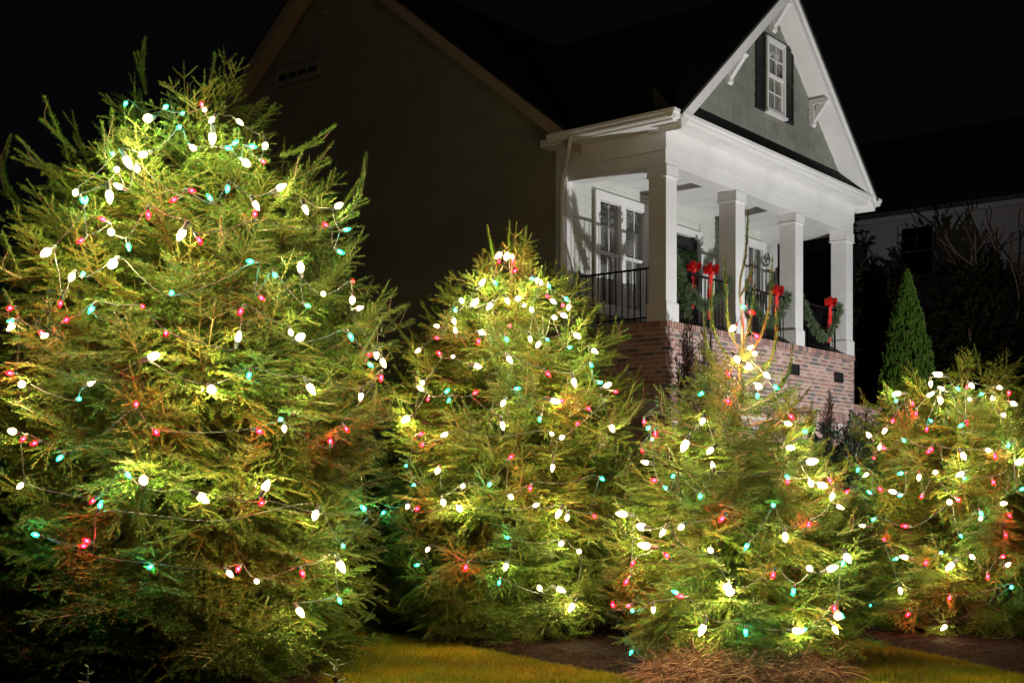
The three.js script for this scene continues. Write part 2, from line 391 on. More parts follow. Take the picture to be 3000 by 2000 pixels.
{ // window of the front gable with its shutters
  const g = windowUnit('window', house, 3.48, 8.46, -0.005, 0.64, 1.26, 2, 2, { casing: 0.05 });
  part('valance', tube([[0.08, 1.18, -0.08], [0.2, 1.02, -0.06], [0.32, 1.1, -0.08], [0.44, 0.95, -0.06], [0.56, 1.12, -0.08]], 0.07, 20, 8), M.blind, g);
  for (const x of [3.05, 4.19]) {
    const s = new THREE.Group(); s.name = 'shutter'; s.position.set(x, 8.36, -0.004); house.add(s);
    part('frame', extrude([[0, 0], [0.36, 0], [0.36, 1.45], [0, 1.45]], 0.035, [[[0.045, 0.06], [0.045, 0.69], [0.315, 0.69], [0.315, 0.06]], [[0.045, 0.76], [0.045, 1.39], [0.315, 1.39], [0.315, 0.76]]]), M.black, s);
    for (const y of [0.06, 0.76]) part('panel', box(0.046, 0.314, y + 0.001, y + 0.629, 0.002, 0.02), M.black, s);
  }
  part('backing', box(-0.03, 0.67, -0.05, 1.3, -0.5, -0.45), M.interior, g);
}
// porch: back wall, ceiling, door, windows
{
  const wall = wallGroup('porch_wall', 0, 0, -2.0, 0);
  const holes = [[0.84, 1.58, 4.72, 6.62], [1.66, 2.40, 4.72, 6.62], [3.44, 4.42, DK + 0.002, 6.42], [5.5, 6.24, 4.72, 6.62], [6.32, 7.06, 4.72, 6.62]];
  part('sheathing', extrude([[0.15, DK], [7.8, DK], [7.8, 7.3], [0.15, 7.3]], 0.1, holes.map(([a, b, c, d]) => [[a, c], [a, d], [b, d], [b, c]])).translate(0, 0, -0.105), M.porchWall, wall);
  const spans = [[0.141, 0.75, DK, 7], [2.49, 3.35, DK, 7], [4.51, 5.41, DK, 7], [7.15, 7.78, DK, 7]];
  for (let r = 0; r < 20; r++) {
    const y = DK + 0.02 + r * 0.14, y1 = Math.min(y + 0.155, 6.998), cuts = r < 3 ? [[0.141, 3.35], [4.51, 7.78]] : y > 6.72 ? [[0.141, 7.78]] : spans;
    for (const [a, b] of cuts) lap('siding_board', [[a, y], [b, y], [b, y1], [a, y1]], 0.006, 0.075, M.porchWall, wall);
  }
  for (const x of [0.84, 1.66, 5.5, 6.32]) windowUnit('window', house, x, 4.72, -1.985, 0.74, 1.9, 2, 1, { casing: 0.04, blind: x === 5.5 ? 30 : 41, sill: false });
  for (const x of [0.75, 5.41]) {
    W('window_casing', metreUV(extrude([[x, 4.62], [x + 1.74, 4.62], [x + 1.74, 6.74], [x, 6.74]], 0.03, [[[x + 0.13, 4.76], [x + 0.13, 6.58], [x + 0.79, 6.58], [x + 0.79, 4.76]], [[x + 0.95, 4.76], [x + 0.95, 6.58], [x + 1.61, 6.58], [x + 1.61, 4.76]]])).translate(0, 0, -1.924), M.white);
    W('window_sill', box(x - 0.04, x + 1.78, 4.56, 4.618, -1.98, -1.87), M.white);
  }
  const d = wallGroup('door', 3.44, DK, -1.99, 0);
  part('casing', metreUV(extrude([[-0.1, 0], [0, 0], [0, 2.22], [0.98, 2.22], [0.98, 0], [1.08, 0], [1.08, 2.36], [-0.1, 2.36]], 0.06)), M.white, d);
  part('panel', box(0.01, 0.97, 0.01, 2.2, -0.06, -0.02), M.black, d);
  part('handle', tube([[0.09, 0.98, -0.02], [0.09, 0.98, 0.04], [0.17, 0.98, 0.045]], 0.012, 10, 6), M.iron, d);
  for (const [a, b, c, e] of [[0.14, 0.45, 0.2, 0.9], [0.53, 0.84, 0.2, 0.9], [0.14, 0.45, 1.05, 2.05], [0.53, 0.84, 1.05, 2.05]]) part('raised_panel', box(a, b, c, e, -0.019, -0.008), M.black, d);
  W('porch_ceiling', box(0.365, 7.035, 7.0, 7.03, -2.0, -0.375), M.ceiling);
  for (let k = 0; k < 12; k++) W('ceiling_board', box(0.37 + k * 0.5545, 0.36 + (k + 1) * 0.5545, 6.988, 6.999, -1.975, -0.376), M.ceiling);
  W('interior_wall', box(0.2, 7.7, DK, 7.2, -4.3, -4.2), M.interior);
  W('interior_floor', box(0.2, 7.7, DK - 0.2, DK - 0.02, -13, -2.11), M.interior);
  W('corner_board', box(7.6, 7.82, 3.0, 7.3, -2.2, -1.96), M.white);
}
// railings
function railing(x0, z0, x1, z1, posts) {
  const L = Math.hypot(x1 - x0, z1 - z0), g = wallGroup('railing', x0, DK, z0, Math.atan2(-(z1 - z0), x1 - x0));
  part('top_rail', box(0, L, 0.9, 0.93, -0.018, 0.018), M.iron, g);
  part('bottom_rail', box(0, L, 0.09, 0.115, -0.013, 0.013), M.iron, g);
  const n = Math.max(2, Math.round(L / 0.118));
  for (let i = 1; i < n; i++) part('baluster', box(L * i / n - 0.008, L * i / n + 0.008, 0.02, 0.899, -0.008, 0.008), M.iron, g);
  for (const p of posts) {
    part('post', box(p - 0.016, p + 0.016, 0.0, 0.98, -0.0165, 0.0165), M.iron, g);
    part('finial', new THREE.SphereGeometry(0.026, 10, 8).translate(p, 1.0, 0), M.iron, g);
  }
}
railing(0.2, -0.37, 0.2, -1.96, [0.06, 1.5]);
railing(0.4, -0.2, 2.33, -0.2, []);
railing(2.72, -0.2, 4.68, -0.2, []);
railing(5.07, -0.2, 7.01, -0.2, [1.82]);
railing(7.2, -0.4, 7.2, -1.96, []);
// main block: side gable wall of lapped boards, rakes, roof
{
  const RA = 12.33, RC = 7.73, RS = 0.8, wall = wallGroup('side_wall', 0.0, 0, 0, -Math.PI / 2);   // its x is minus the distance behind the porch front
  const line = (s) => RA - 0.3 - RS * Math.abs(s - RC), L = 2.2, E = 13.5;
  part('sheathing', extrude([[-E, 1.2], [-L, 1.2], [-L, line(L)], [-RC, line(RC)], [-E, line(E)]], 0.1).translate(0, 0, -0.12), M.siding, wall);
  for (let r = 0; r < 66; r++) {
    const y0 = 2.2 + r * 0.15, y1 = y0 + 0.168;
    let p = [[-E, y0], [-L, y0], [-L, y1], [-E, y1]];
    p = clipBelow(p, -RS, 1, RA - 0.305 + RS * RC);
    p = clipBelow(p, RS, 1, RA - 0.305 - RS * RC);
    if (p.length > 2) lap('siding_board', p, 0.006, 0.085, M.siding, wall);
  }
  const vent = windowUnit('vent_window', house, 0.02, 9.9, -9.5, 1.28, 0.22, 4, 1, { casing: 0.05, single: true, sill: false, turn: -Math.PI / 2, frame: M.siding });
  vent.position.x = -0.03;
  part('backing', box(0, 1.28, 0, 0.22, -0.02, -0.004), M.black, vent);
  for (const [s, y] of [[8.65, 11.05], [8.05, 11.1]]) part('round_vent', new THREE.CylinderGeometry(0.07, 0.08, 0.05, 16).rotateX(Math.PI / 2).translate(-s, y, 0.04), M.siding, wall);
  const veeS = (lo, hi, l, r) => { const y = (s) => RA - RS * Math.abs(s - RC); return [[l, y(l) + lo], [RC, RA + lo], [r, y(r) + lo], [r, y(r) + hi], [RC, RA + hi], [l, y(l) + hi]]; };
  const L0 = 1.66, R0 = 13.8;
  W('rake', metreUV(extrude(veeS(-0.31, -0.06, L0, R0), 0.35)).rotateY(Math.PI / 2).translate(-0.36, 0, 0), M.shadedTrim);
  W('main_roof', metreUV(extrude(veeS(-0.056, 0, L0 - 0.05, R0 + 0.05), 8.6)).rotateY(Math.PI / 2).translate(-0.4, 0, 0), M.roof);
  W('eave_fascia', box(-0.01, 8.0, 7.2, 7.44, -1.73, -1.7), M.white);
  W('far_wall', box(7.8, 7.9, 1.2, 7.4, -13.5, -2.2), M.siding);
  W('back_wall', box(0, 7.9, 1.2, 7.4, -13.6, -13.5), M.siding);
}

// ---------------------------------------------------------------- foliage: sprays of needles
const UP = V(0, 1, 0);
class Strands { // collects needles and stems as bare triangles with a colour each
  constructor() { this.p = []; this.c = []; }
  tri(a, b, c, col) { this.p.push(a.x, a.y, a.z, b.x, b.y, b.z, c.x, c.y, c.z); for (let i = 0; i < 3; i++) this.c.push(...col); }
  stem(pts, r0, r1, col) {
    for (let i = 0; i < pts.length - 1; i++) {
      const t = pts[i + 1].clone().sub(pts[i]).normalize(), n = Math.abs(t.y) < 0.9 ? UP.clone().cross(t).normalize() : V(1, 0, 0).cross(t).normalize(), b = t.clone().cross(n);
      const ra = lerp(r0, r1, i / (pts.length - 1)), rb = lerp(r0, r1, (i + 1) / (pts.length - 1)), k = [0, 2.094, 4.189];
      const A = k.map((q) => pts[i].clone().addScaledVector(n, Math.cos(q) * ra).addScaledVector(b, Math.sin(q) * ra)), B = k.map((q) => pts[i + 1].clone().addScaledVector(n, Math.cos(q) * rb).addScaledVector(b, Math.sin(q) * rb));
      for (let j = 0; j < 3; j++) { const m = (j + 1) % 3; this.tri(A[j], A[m], B[j], col); this.tri(A[m], B[m], B[j], col); }
    }
  }
  needles(pts, perMetre, len, width, lean, cols, tip = 1, down = 0.25) {
    for (let i = 0; i < pts.length - 1; i++) {
      const seg = pts[i + 1].clone().sub(pts[i]), L = seg.length(), t = seg.clone().normalize(), n = Math.abs(t.y) < 0.9 ? UP.clone().cross(t).normalize() : V(1, 0, 0).cross(t).normalize(), b = t.clone().cross(n);
      const count = Math.max(1, Math.round(L * perMetre));
      for (let q = 0; q < count; q++) {
        const k = (q + rnd()) / count, base = pts[i].clone().addScaledVector(seg, k);
        let a = rnd() * Math.PI * 2;
        if (Math.sin(a) < -0.2 && rnd() > down) a = -a;     // fewer needles under the shoot
        const out = n.clone().multiplyScalar(Math.cos(a)).addScaledVector(b, Math.sin(a)), l = len * R(0.75, 1.1) * (i === pts.length - 2 ? lerp(1, 0.75, k) : 1);
        const dir = out.clone().multiplyScalar(1).addScaledVector(t, lean * R(0.7, 1.3)).normalize(), side = dir.clone().cross(out.clone().add(V(R(-1, 1), R(-1, 1), R(-1, 1)).multiplyScalar(0.6))).normalize().multiplyScalar(width / 2);
        const col = cols[Math.floor(rnd() * cols.length)];
        this.tri(base.clone().add(side), base.clone().sub(side), base.clone().addScaledVector(dir, l), col);
      }
    }
    if (tip) { // a tuft at the end of the shoot
      const e = pts[pts.length - 1], t = e.clone().sub(pts[pts.length - 2]).normalize();
      for (let q = 0; q < 6; q++) { const d = t.clone().add(V(R(-1, 1), R(-1, 1), R(-1, 1)).multiplyScalar(0.55)).normalize(), s = V(R(-1, 1), R(-1, 1), R(-1, 1)).cross(d).normalize().multiplyScalar(width / 2); this.tri(e.clone().add(s), e.clone().sub(s), e.clone().addScaledVector(d, len * 0.8), cols[0]); }
    }
  }
  geometry() {
    const g = new THREE.BufferGeometry();
    g.setAttribute('position', new THREE.Float32BufferAttribute(this.p, 3));
    g.setAttribute('color', new THREE.Float32BufferAttribute(this.c, 3));
    return g;
  }
}
const greens = [[0.042, 0.086, 0.007], [0.052, 0.1, 0.009], [0.032, 0.071, 0.007], [0.064, 0.112, 0.011], [0.022, 0.056, 0.006]];
const tan = [0.075, 0.066, 0.014], brown = [0.05, 0.036, 0.018];
function arc(from, dir, len, bend, n = 5) { // a shoot that bends up (+) or down (-) along its length
  const pts = [from.clone()], d = dir.clone().normalize();
  for (let i = 0; i < n; i++) { d.y += bend / n; d.normalize(); pts.push(pts[i].clone().addScaledVector(d, len / n)); }
  return pts;
}
// a spray: an axis along +x about 0.36 m long with side shoots in a flat fan, drooping or rising
function spray(seed, bend, hang, pairs) {
  const keep = rnd; rnd = mulberry(seed);
  const s = new Strands(), axis = arc(V(0, 0, 0), V(1, 0.1, R(-0.1, 0.1)), 0.36, bend, 7);
  s.stem(axis, 0.0042, 0.0018, rnd() < 0.6 ? tan : brown);
  s.needles(axis.slice(1), 400, 0.0185, 0.0031, 0.62, greens);
  for (let i = 1; i <= pairs; i++) for (const z of [-1, 1]) {
    if (rnd() < 0.08) continue;
    const k = (i - R(0, 0.6)) / (pairs + 0.6) * 6.2, a = Math.floor(k), base = axis[a].clone().lerp(axis[Math.min(7, a + 1)], k - a);
    const len = 0.17 * (1 - 0.62 * k / 7) * R(0.75, 1.2), sub = arc(base, V(0.75, R(-0.12, 0.15), z * R(0.6, 0.95)), len, hang * R(0.4, 1.4), 4);
    s.stem(sub, 0.0026, 0.0014, tan);
    s.needles(sub, 440, 0.0175, 0.003, 0.62, greens);
    if (len > 0.11) for (const q of [-1, 1]) { const m = sub[2], t2 = arc(m, V(0.8, R(-0.1, 0.1), z * 0.6 + q * 0.55), len * R(0.35, 0.5), hang * 0.7, 3); s.stem(t2, 0.0018, 0.0012, tan); s.needles(t2, 460, 0.0165, 0.003, 0.62, greens); }
  }
  rnd = keep;
  return s;
}
const SPRAYS = [spray(11, -0.25, -0.25, 5), spray(12, -0.6, -0.5, 5), spray(13, 0.35, 0.25, 4), spray(14, -0.1, -0.1, 6), spray(15, -1.0, -0.8, 4)];
const SHOOT = (() => { const keep = rnd; rnd = mulberry(77); const s = new Strands(), a = arc(V(0, 0, 0), V(1, 0, 0), 0.2, 0.06, 4); s.stem(a, 0.0042, 0.0022, [0.06, 0.055, 0.014]); s.needles(a, 900, 0.022, 0.0034, 0.65, greens, 1, 0.8); rnd = keep; return s.geometry(); })();
// a whole limb of length L along +x, rising at its tip, with its sprays and side twigs
function limbGeometry(seed, L, droop, coarse) {
  rnd = mulberry(seed);
  const s = new Strands(), c = new THREE.CubicBezierCurve3(V(0, 0, 0), V(0.4 * L, 0.04 * L, R(-0.05, 0.05) * L), V(0.72 * L, -R(0.06, 0.16) * L, R(-0.05, 0.05) * L), V(L, 0, 0)), m = new THREE.Matrix4(), v = V(0, 0, 0);
  const put = (i, p, x, k) => {
    const X = x.clone().normalize(), up = Math.abs(X.y) > 0.95 ? V(R(-1, 1), 0, R(-1, 1)) : UP.clone().add(V(R(-0.35, 0.35), 0, R(-0.35, 0.35))), Z = X.clone().cross(up).normalize(), Y = Z.clone().cross(X), src = SPRAYS[i], g = R(0.7, 1.25), w = R(-0.1, 0.14);
    m.makeBasis(X.multiplyScalar(k), Y.multiplyScalar(k), Z.multiplyScalar(k)).setPosition(p);
    for (let j = 0; j < src.p.length; j += 3) { v.set(src.p[j], src.p[j + 1], src.p[j + 2]).applyMatrix4(m); s.p.push(v.x, v.y, v.z); s.c.push(src.c[j] * g * (1 + w), src.c[j + 1] * g, src.c[j + 2] * g * (1 - w)); }
  };
  s.stem(c.getPoints(8), 0.007 + 0.01 * L, 0.004, [0.13, 0.08, 0.05]);
  const steps = Math.max(3, Math.round(L / (0.078 * coarse))), side = V(0, 0, 1);
  for (let q = 0; q < steps; q++) {
    const k = lerp(0.2, 0.97, (q + R(0, 0.9)) / steps), p = c.getPointAt(k), t = c.getTangentAt(k), z = q % 2 ? 1 : -1;
    const dir = t.clone().multiplyScalar(R(0.55, 1)).addScaledVector(side, z * R(0.55, 1.1)).add(V(0, -R(0.05, 0.75) * droop, 0));
    const k2 = (0.5 + 0.75 * Math.sin(Math.PI * clamp(1.05 - k, 0.12, 0.75))) * R(0.75, 1.1) * Math.min(1, 0.62 + 0.35 * L) * 1.1 * coarse;
    put([0, 1, 3, 0, 1][Math.floor(rnd() * 5)], p, dir, k2);
    if (rnd() < 0.85 * droop) put(rnd() < 0.6 ? 4 : 1, p, dir.clone().multiplyScalar(0.35).add(V(0, -R(0.5, 1.2), 0)), k2 * R(0.6, 0.95));
    if (rnd() < 0.25) put(2, p, t.clone().add(V(R(-0.4, 0.4), R(0.2, 0.8), R(-0.4, 0.4))), k2 * 0.7);
  }
  const end = c.getTangentAt(1), e = Math.min(1, 0.65 + 0.3 * L) * lerp(1, coarse, 0.7);
  put(2, c.getPointAt(0.93), end.clone().add(V(0, R(-0.2, 0.3), 0)), R(0.8, 1.1) * e);
  put(3, c.getPointAt(0.86), end.clone().add(V(R(-0.4, 0.4), -0.2, R(-0.4, 0.4))), R(0.9, 1.15) * e);
  return s.geometry();
}
const limbSet = (coarse, first) => [0.3, 0.55, 0.85, 1.2, 1.6].flatMap((L, i) => [0, 1, 2, 3].map((k) => ({ L, geo: limbGeometry(first + i * 10 + k, L, k % 2 ? 1 : 0.7, coarse) })));
const LIMB_SETS = { coarse: limbSet(1.7, 500), medium: limbSet(1.3, 600), fine: limbSet(1.12, 700) };
// puts copies of a geometry under a parent; list holds [position, x axis, up, scale, tint]
function scatter(name, geo, mat, list, parent) {
  if (!list.length) return null;
  const im = new THREE.InstancedMesh(geo, mat, list.length), m = new THREE.Matrix4(), c = new THREE.Color();
  list.forEach(([p, x, up, s, tint], i) => {
    const X = x.clone().normalize(), Z = X.clone().cross(up).normalize(), Y = Z.clone().cross(X);
    m.makeBasis(X.multiplyScalar(s), Y.multiplyScalar(s), Z.multiplyScalar(s)).setPosition(p);
    im.setMatrixAt(i, m);
    im.setColorAt(i, c.setRGB(...(tint ?? [1, 1, 1])));
  });
  im.name = name;
  im.castShadow = im.receiveShadow = true;
  im.userData.kind = 'stuff';
  parent.add(im);
  return im;
}
function profile(pts) { return (h) => { if (h <= pts[0][0]) return pts[0][1]; for (let i = 1; i < pts.length; i++) if (h <= pts[i][0]) return lerp(pts[i - 1][1], pts[i][1], (h - pts[i - 1][0]) / (pts[i][0] - pts[i - 1][0])); return pts[pts.length - 1][1] * 0.4; }; }

// ---------------------------------------------------------------- the four spruces
function spruce(spec) {
  rnd = mulberry(spec.seed);
  const root = thing('spruce_tree', spec.label, 'tree', [spec.x, ground(spec.x, spec.z), spec.z]);
  const LIMBS = LIMB_SETS[spec.foliage];
  const env = profile(spec.prof), H = spec.H, wood = [], lists = LIMBS.map(() => []), shoots = [];
  const trunkPts = [V(0, -0.1, 0), V(R(-0.02, 0.02), H * 0.35, R(-0.02, 0.02)), V(R(-0.04, 0.04), H * 0.7, 0), V(0, H * 0.97, 0)];
  const tc = new THREE.CatmullRomCurve3(trunkPts), taper = (curve, seg, rad, r0, r1) => { const g = new THREE.TubeGeometry(curve, seg, 1, rad), p = g.attributes.position; for (let i = 0; i < p.count; i++) { const k = Math.floor(i / (rad + 1)) / seg, c = curve.getPointAt(Math.min(1, k)), r = lerp(r0, r1, k); p.setXYZ(i, c.x + (p.getX(i) - c.x) * r, c.y + (p.getY(i) - c.y) * r, c.z + (p.getZ(i) - c.z) * r); } g.computeVertexNormals(); return g; };
  wood.push(taper(tc, 20, 10, spec.trunk, 0.012));
  const tint = () => { const k = R(0.75, 1.2), y = R(-0.1, 0.12); return [k * (1 + y), k, k * (1 - y)]; };
  // spread tips evenly over the surface of the crown
  const slices = 60, cum = [0];
  for (let i = 0; i < slices; i++) cum.push(cum[i] + env((i + 0.5) / slices * H) + 0.12);
  for (let n = 0; n < spec.limbs; n++) {
    const target = (n + R(0.1, 0.9)) / spec.limbs * cum[slices];
    let i = 0; while (cum[i + 1] < target) i++;
    const hTip = (i + (target - cum[i]) / (cum[i + 1] - cum[i])) / slices * H, az = n * 2.39996 + R(-0.4, 0.4);
    const rTip = Math.max(0.05, env(hTip + spec.lift) * R(0.8, 0.97) - 0.06 * spec.inset), out = V(Math.sin(az), 0, Math.cos(az));
    const slope = lerp(-0.12, 0.75, Math.pow(clamp(hTip / H, 0, 1), 1.6)) + R(-0.1, 0.15);
    const h0 = clamp(hTip - rTip * slope, 0.06, H * 0.95), base = V(0, h0, 0), tip = out.clone().multiplyScalar(rTip).setY(hTip), L = tip.distanceTo(base);
    const x = tip.clone().sub(base), fits = LIMBS.map((l, q) => [Math.abs(Math.log(L / l.L)), q]).sort((a, b) => a[0] - b[0]).slice(0, 4), q = fits[Math.floor(rnd() * 4)][1];
    lists[q].push([base, x, UP, clamp(L / LIMBS[q].L, 0.5, 1.5), tint()]);
  }
  // bare-ish risers that end in bottle-brush shoots
  const riser = (pts, brush = 1, r = 0.009) => {
    const c = new THREE.CatmullRomCurve3(pts.map((p) => V(...p))), L = c.getLength();
    wood.push(taper(c, 10, 5, r, 0.003));
    for (let s = 0; s < L * brush; s += 0.1 * spec.shoot) { const k = Math.min(0.999, (L - s) / L), k0 = Math.max(0, k - 0.19 * spec.shoot / L), a = c.getPointAt(k0); shoots.push([a, c.getPointAt(k).sub(a), V(R(-1, 1), R(-1, 1), R(-1, 1)), spec.shoot, tint()]); }
  };
  (spec.risers ?? []).forEach((r) => riser(...r));
  // fingers of young growth that stand up along the shoulders
  for (let n = 0; n < (spec.fingers ?? 0); n++) {
    const h = H * R(0.4, 0.9), az = R(0, 6.283), r = env(h + spec.lift) * R(0.86, 0.98), o = V(Math.sin(az), 0, Math.cos(az)), b = o.clone().multiplyScalar(r).setY(h - 0.06), l = R(0.2, 0.32) * (0.55 + 0.45 * spec.shoot);
    const e = b.clone().addScaledVector(o, l * R(0.45, 0.95)).add(V(R(-0.3, 0.3) * l, l * 0.75, R(-0.3, 0.3) * l)), m = b.clone().addScaledVector(o, l * 0.55).add(V(0, l * 0.2, 0));
    riser([b.toArray(), m.toArray(), e.toArray()], 1, 0.005);
  }
  part('trunk', wood, M.bark, root);
  lists.forEach((l, i) => scatter('crown', LIMBS[i].geo, M.needle, l, root));
  scatter('young_shoots', SHOOT, M.needle, shoots, root);
  return root;
}
const TREES = {
  1: { seed: 101, x: -2.76, z: -10.5, H: 4.72, trunk: 0.1, limbs: 190, foliage: 'coarse', shoot: 1.75, droop: 1, size: 1, inset: 3, lift: 0.3, fingers: 40, label: 'tallest and widest spruce, dome-topped, wrapped in coloured lights, filling the left side',
    prof: [[0, 1.42], [0.5, 1.6], [1.24, 1.66], [1.98, 1.74], [2.72, 1.84], [3.24, 1.78], [3.6, 1.62], [3.9, 1.47], [4.2, 1.26], [4.46, 1.06], [4.76, 0.8], [5, 0.56], [5.15, 0.34]],
    risers: [[[[-0.32, 4.85, 0.1], [-0.36, 5.05, 0.12], [-0.34, 5.3, 0.12]], 0.95], [[[-0.7, 4.2, 0.7], [-0.85, 4.35, 0.75], [-0.92, 4.45, 0.78], [-0.9, 4.58, 0.78]], 0.9, 0.007], [[[-1.2, 3.8, 0.4], [-1.38, 3.95, 0.4], [-1.42, 4.2, 0.4], [-1.36, 4.4, 0.4]], 0.9, 0.007], [[[-1.35, 3.7, 0.5], [-1.52, 3.8, 0.5], [-1.62, 3.98, 0.5], [-1.62, 4.25, 0.5]], 0.9, 0.007], [[[0.9, 4.2, 0.6], [1.05, 4.25, 0.6], [1.2, 4.3, 0.6], [1.32, 4.42, 0.6]], 0.9, 0.007], [[[1.2, 3.6, 0.6], [1.42, 3.7, 0.6], [1.55, 3.9, 0.6], [1.58, 4.2, 0.6]], 0.9, 0.007], [[[-1.5, 3.4, 0.5], [-1.72, 3.5, 0.5], [-1.88, 3.6, 0.5], [-2.0, 3.75, 0.5]], 0.9, 0.007], [[[0.22, 4.7, 0.2], [0.26, 4.95, 0.25], [0.3, 5.12, 0.25]], 0.15, 0.012]] },
  2: { seed: 202, x: 0, z: -13, H: 4.05, trunk: 0.08, limbs: 170, foliage: 'medium', shoot: 1.35, droop: 0.7, size: 0.95, inset: 1.2, lift: 0.12, fingers: 60, label: 'broad pointed spruce thick with white lights, second from the left',
    prof: [[0, 1.1], [0.15, 1.2], [0.7, 1.4], [1.16, 1.47], [2.08, 1.45], [2.53, 1.33], [3, 1.14], [3.45, 0.92], [3.9, 0.46], [4.2, 0.08]],
    risers: [[[[-0.18, 3.85, 0.1], [-0.22, 4.05, 0.1], [-0.25, 4.25, 0.1]]], [[[-0.02, 3.9, 0], [-0.03, 4.15, 0], [-0.03, 4.32, 0]]], [[[0.12, 3.85, 0.1], [0.14, 4.05, 0.1], [0.14, 4.24, 0.1]]]] },
  3: { seed: 303, x: 1.99, z: -10.8, H: 2.75, trunk: 0.055, limbs: 120, foliage: 'fine', shoot: 1.3, droop: 0.75, size: 0.9, inset: 0.7, lift: 0.06, fingers: 26, label: 'slender young spruce with a long bare leader standing before the porch columns',
    prof: [[0, 0.9], [0.17, 1], [0.48, 1.16], [0.86, 1.18], [1.24, 1.1], [1.6, 0.93], [2, 0.74], [2.37, 0.53], [2.57, 0.36], [2.75, 0.2], [3.3, 0.06]],
    risers: [[[[0, 2.5, 0], [0.03, 2.9, 0], [0.0, 3.3, 0], [0.06, 3.62, 0], [0.07, 3.95, 0]], 0.3, 0.019],
      [[[0, 2.55, 0], [-0.16, 2.75, 0.02], [-0.26, 3.0, 0.03], [-0.24, 3.32, 0.02]], 0.85], [[[0, 2.6, 0], [0.16, 2.8, 0], [0.26, 3.1, 0], [0.29, 3.55, 0]], 0.7], [[[0, 2.35, 0], [-0.2, 2.5, 0.1], [-0.31, 2.75, 0.1], [-0.33, 3.05, 0.1]], 0.9],
      [[[0, 2.4, 0], [0.2, 2.55, 0.1], [0.3, 2.8, 0.12], [0.29, 3.1, 0.12]], 0.9], [[[0, 2.75, 0], [-0.08, 2.9, -0.05], [-0.1, 3.2, -0.05], [-0.12, 3.55, -0.05]], 0.75], [[[0, 2.7, 0], [0.05, 2.9, 0.12], [0.09, 3.1, 0.15], [0.1, 3.3, 0.15]], 0.9],
      [[[0, 2.2, 0], [0.25, 2.32, 0], [0.42, 2.5, 0], [0.46, 2.78, 0]], 0.8], [[[0, 2.1, 0], [-0.25, 2.25, 0], [-0.36, 2.45, 0], [-0.38, 2.7, 0]], 0.8], [[[0, 3.2, 0], [0.06, 3.3, 0], [0.1, 3.4, 0], [0.12, 3.5, 0]], 0.6]] },
  4: { seed: 404, x: 4.8, z: -13, H: 2.85, trunk: 0.06, limbs: 130, foliage: 'fine', shoot: 1.15, droop: 0.7, size: 0.9, inset: 0.8, lift: 0.08, fingers: 50, label: 'squat round-topped spruce covered in lights at the right edge',
    prof: [[0, 0.95], [0.24, 1.05], [0.7, 1.14], [1.16, 1.22], [1.6, 1.27], [2.08, 1.22], [2.53, 0.95], [2.72, 0.7], [2.85, 0.35], [2.95, 0.05]],
    risers: [[[[0.1, 2.7, 0.1], [0.08, 2.85, 0.1], [0.03, 3.0, 0.1]]], [[[0.35, 2.6, 0.1], [0.42, 2.78, 0.1], [0.52, 2.88, 0.1]]], [[[-0.1, 2.65, 0.1], [-0.13, 2.8, 0.1], [-0.13, 2.92, 0.1]]]] },
};
for (const k of [1, 2, 3, 4]) spruce(TREES[k]);

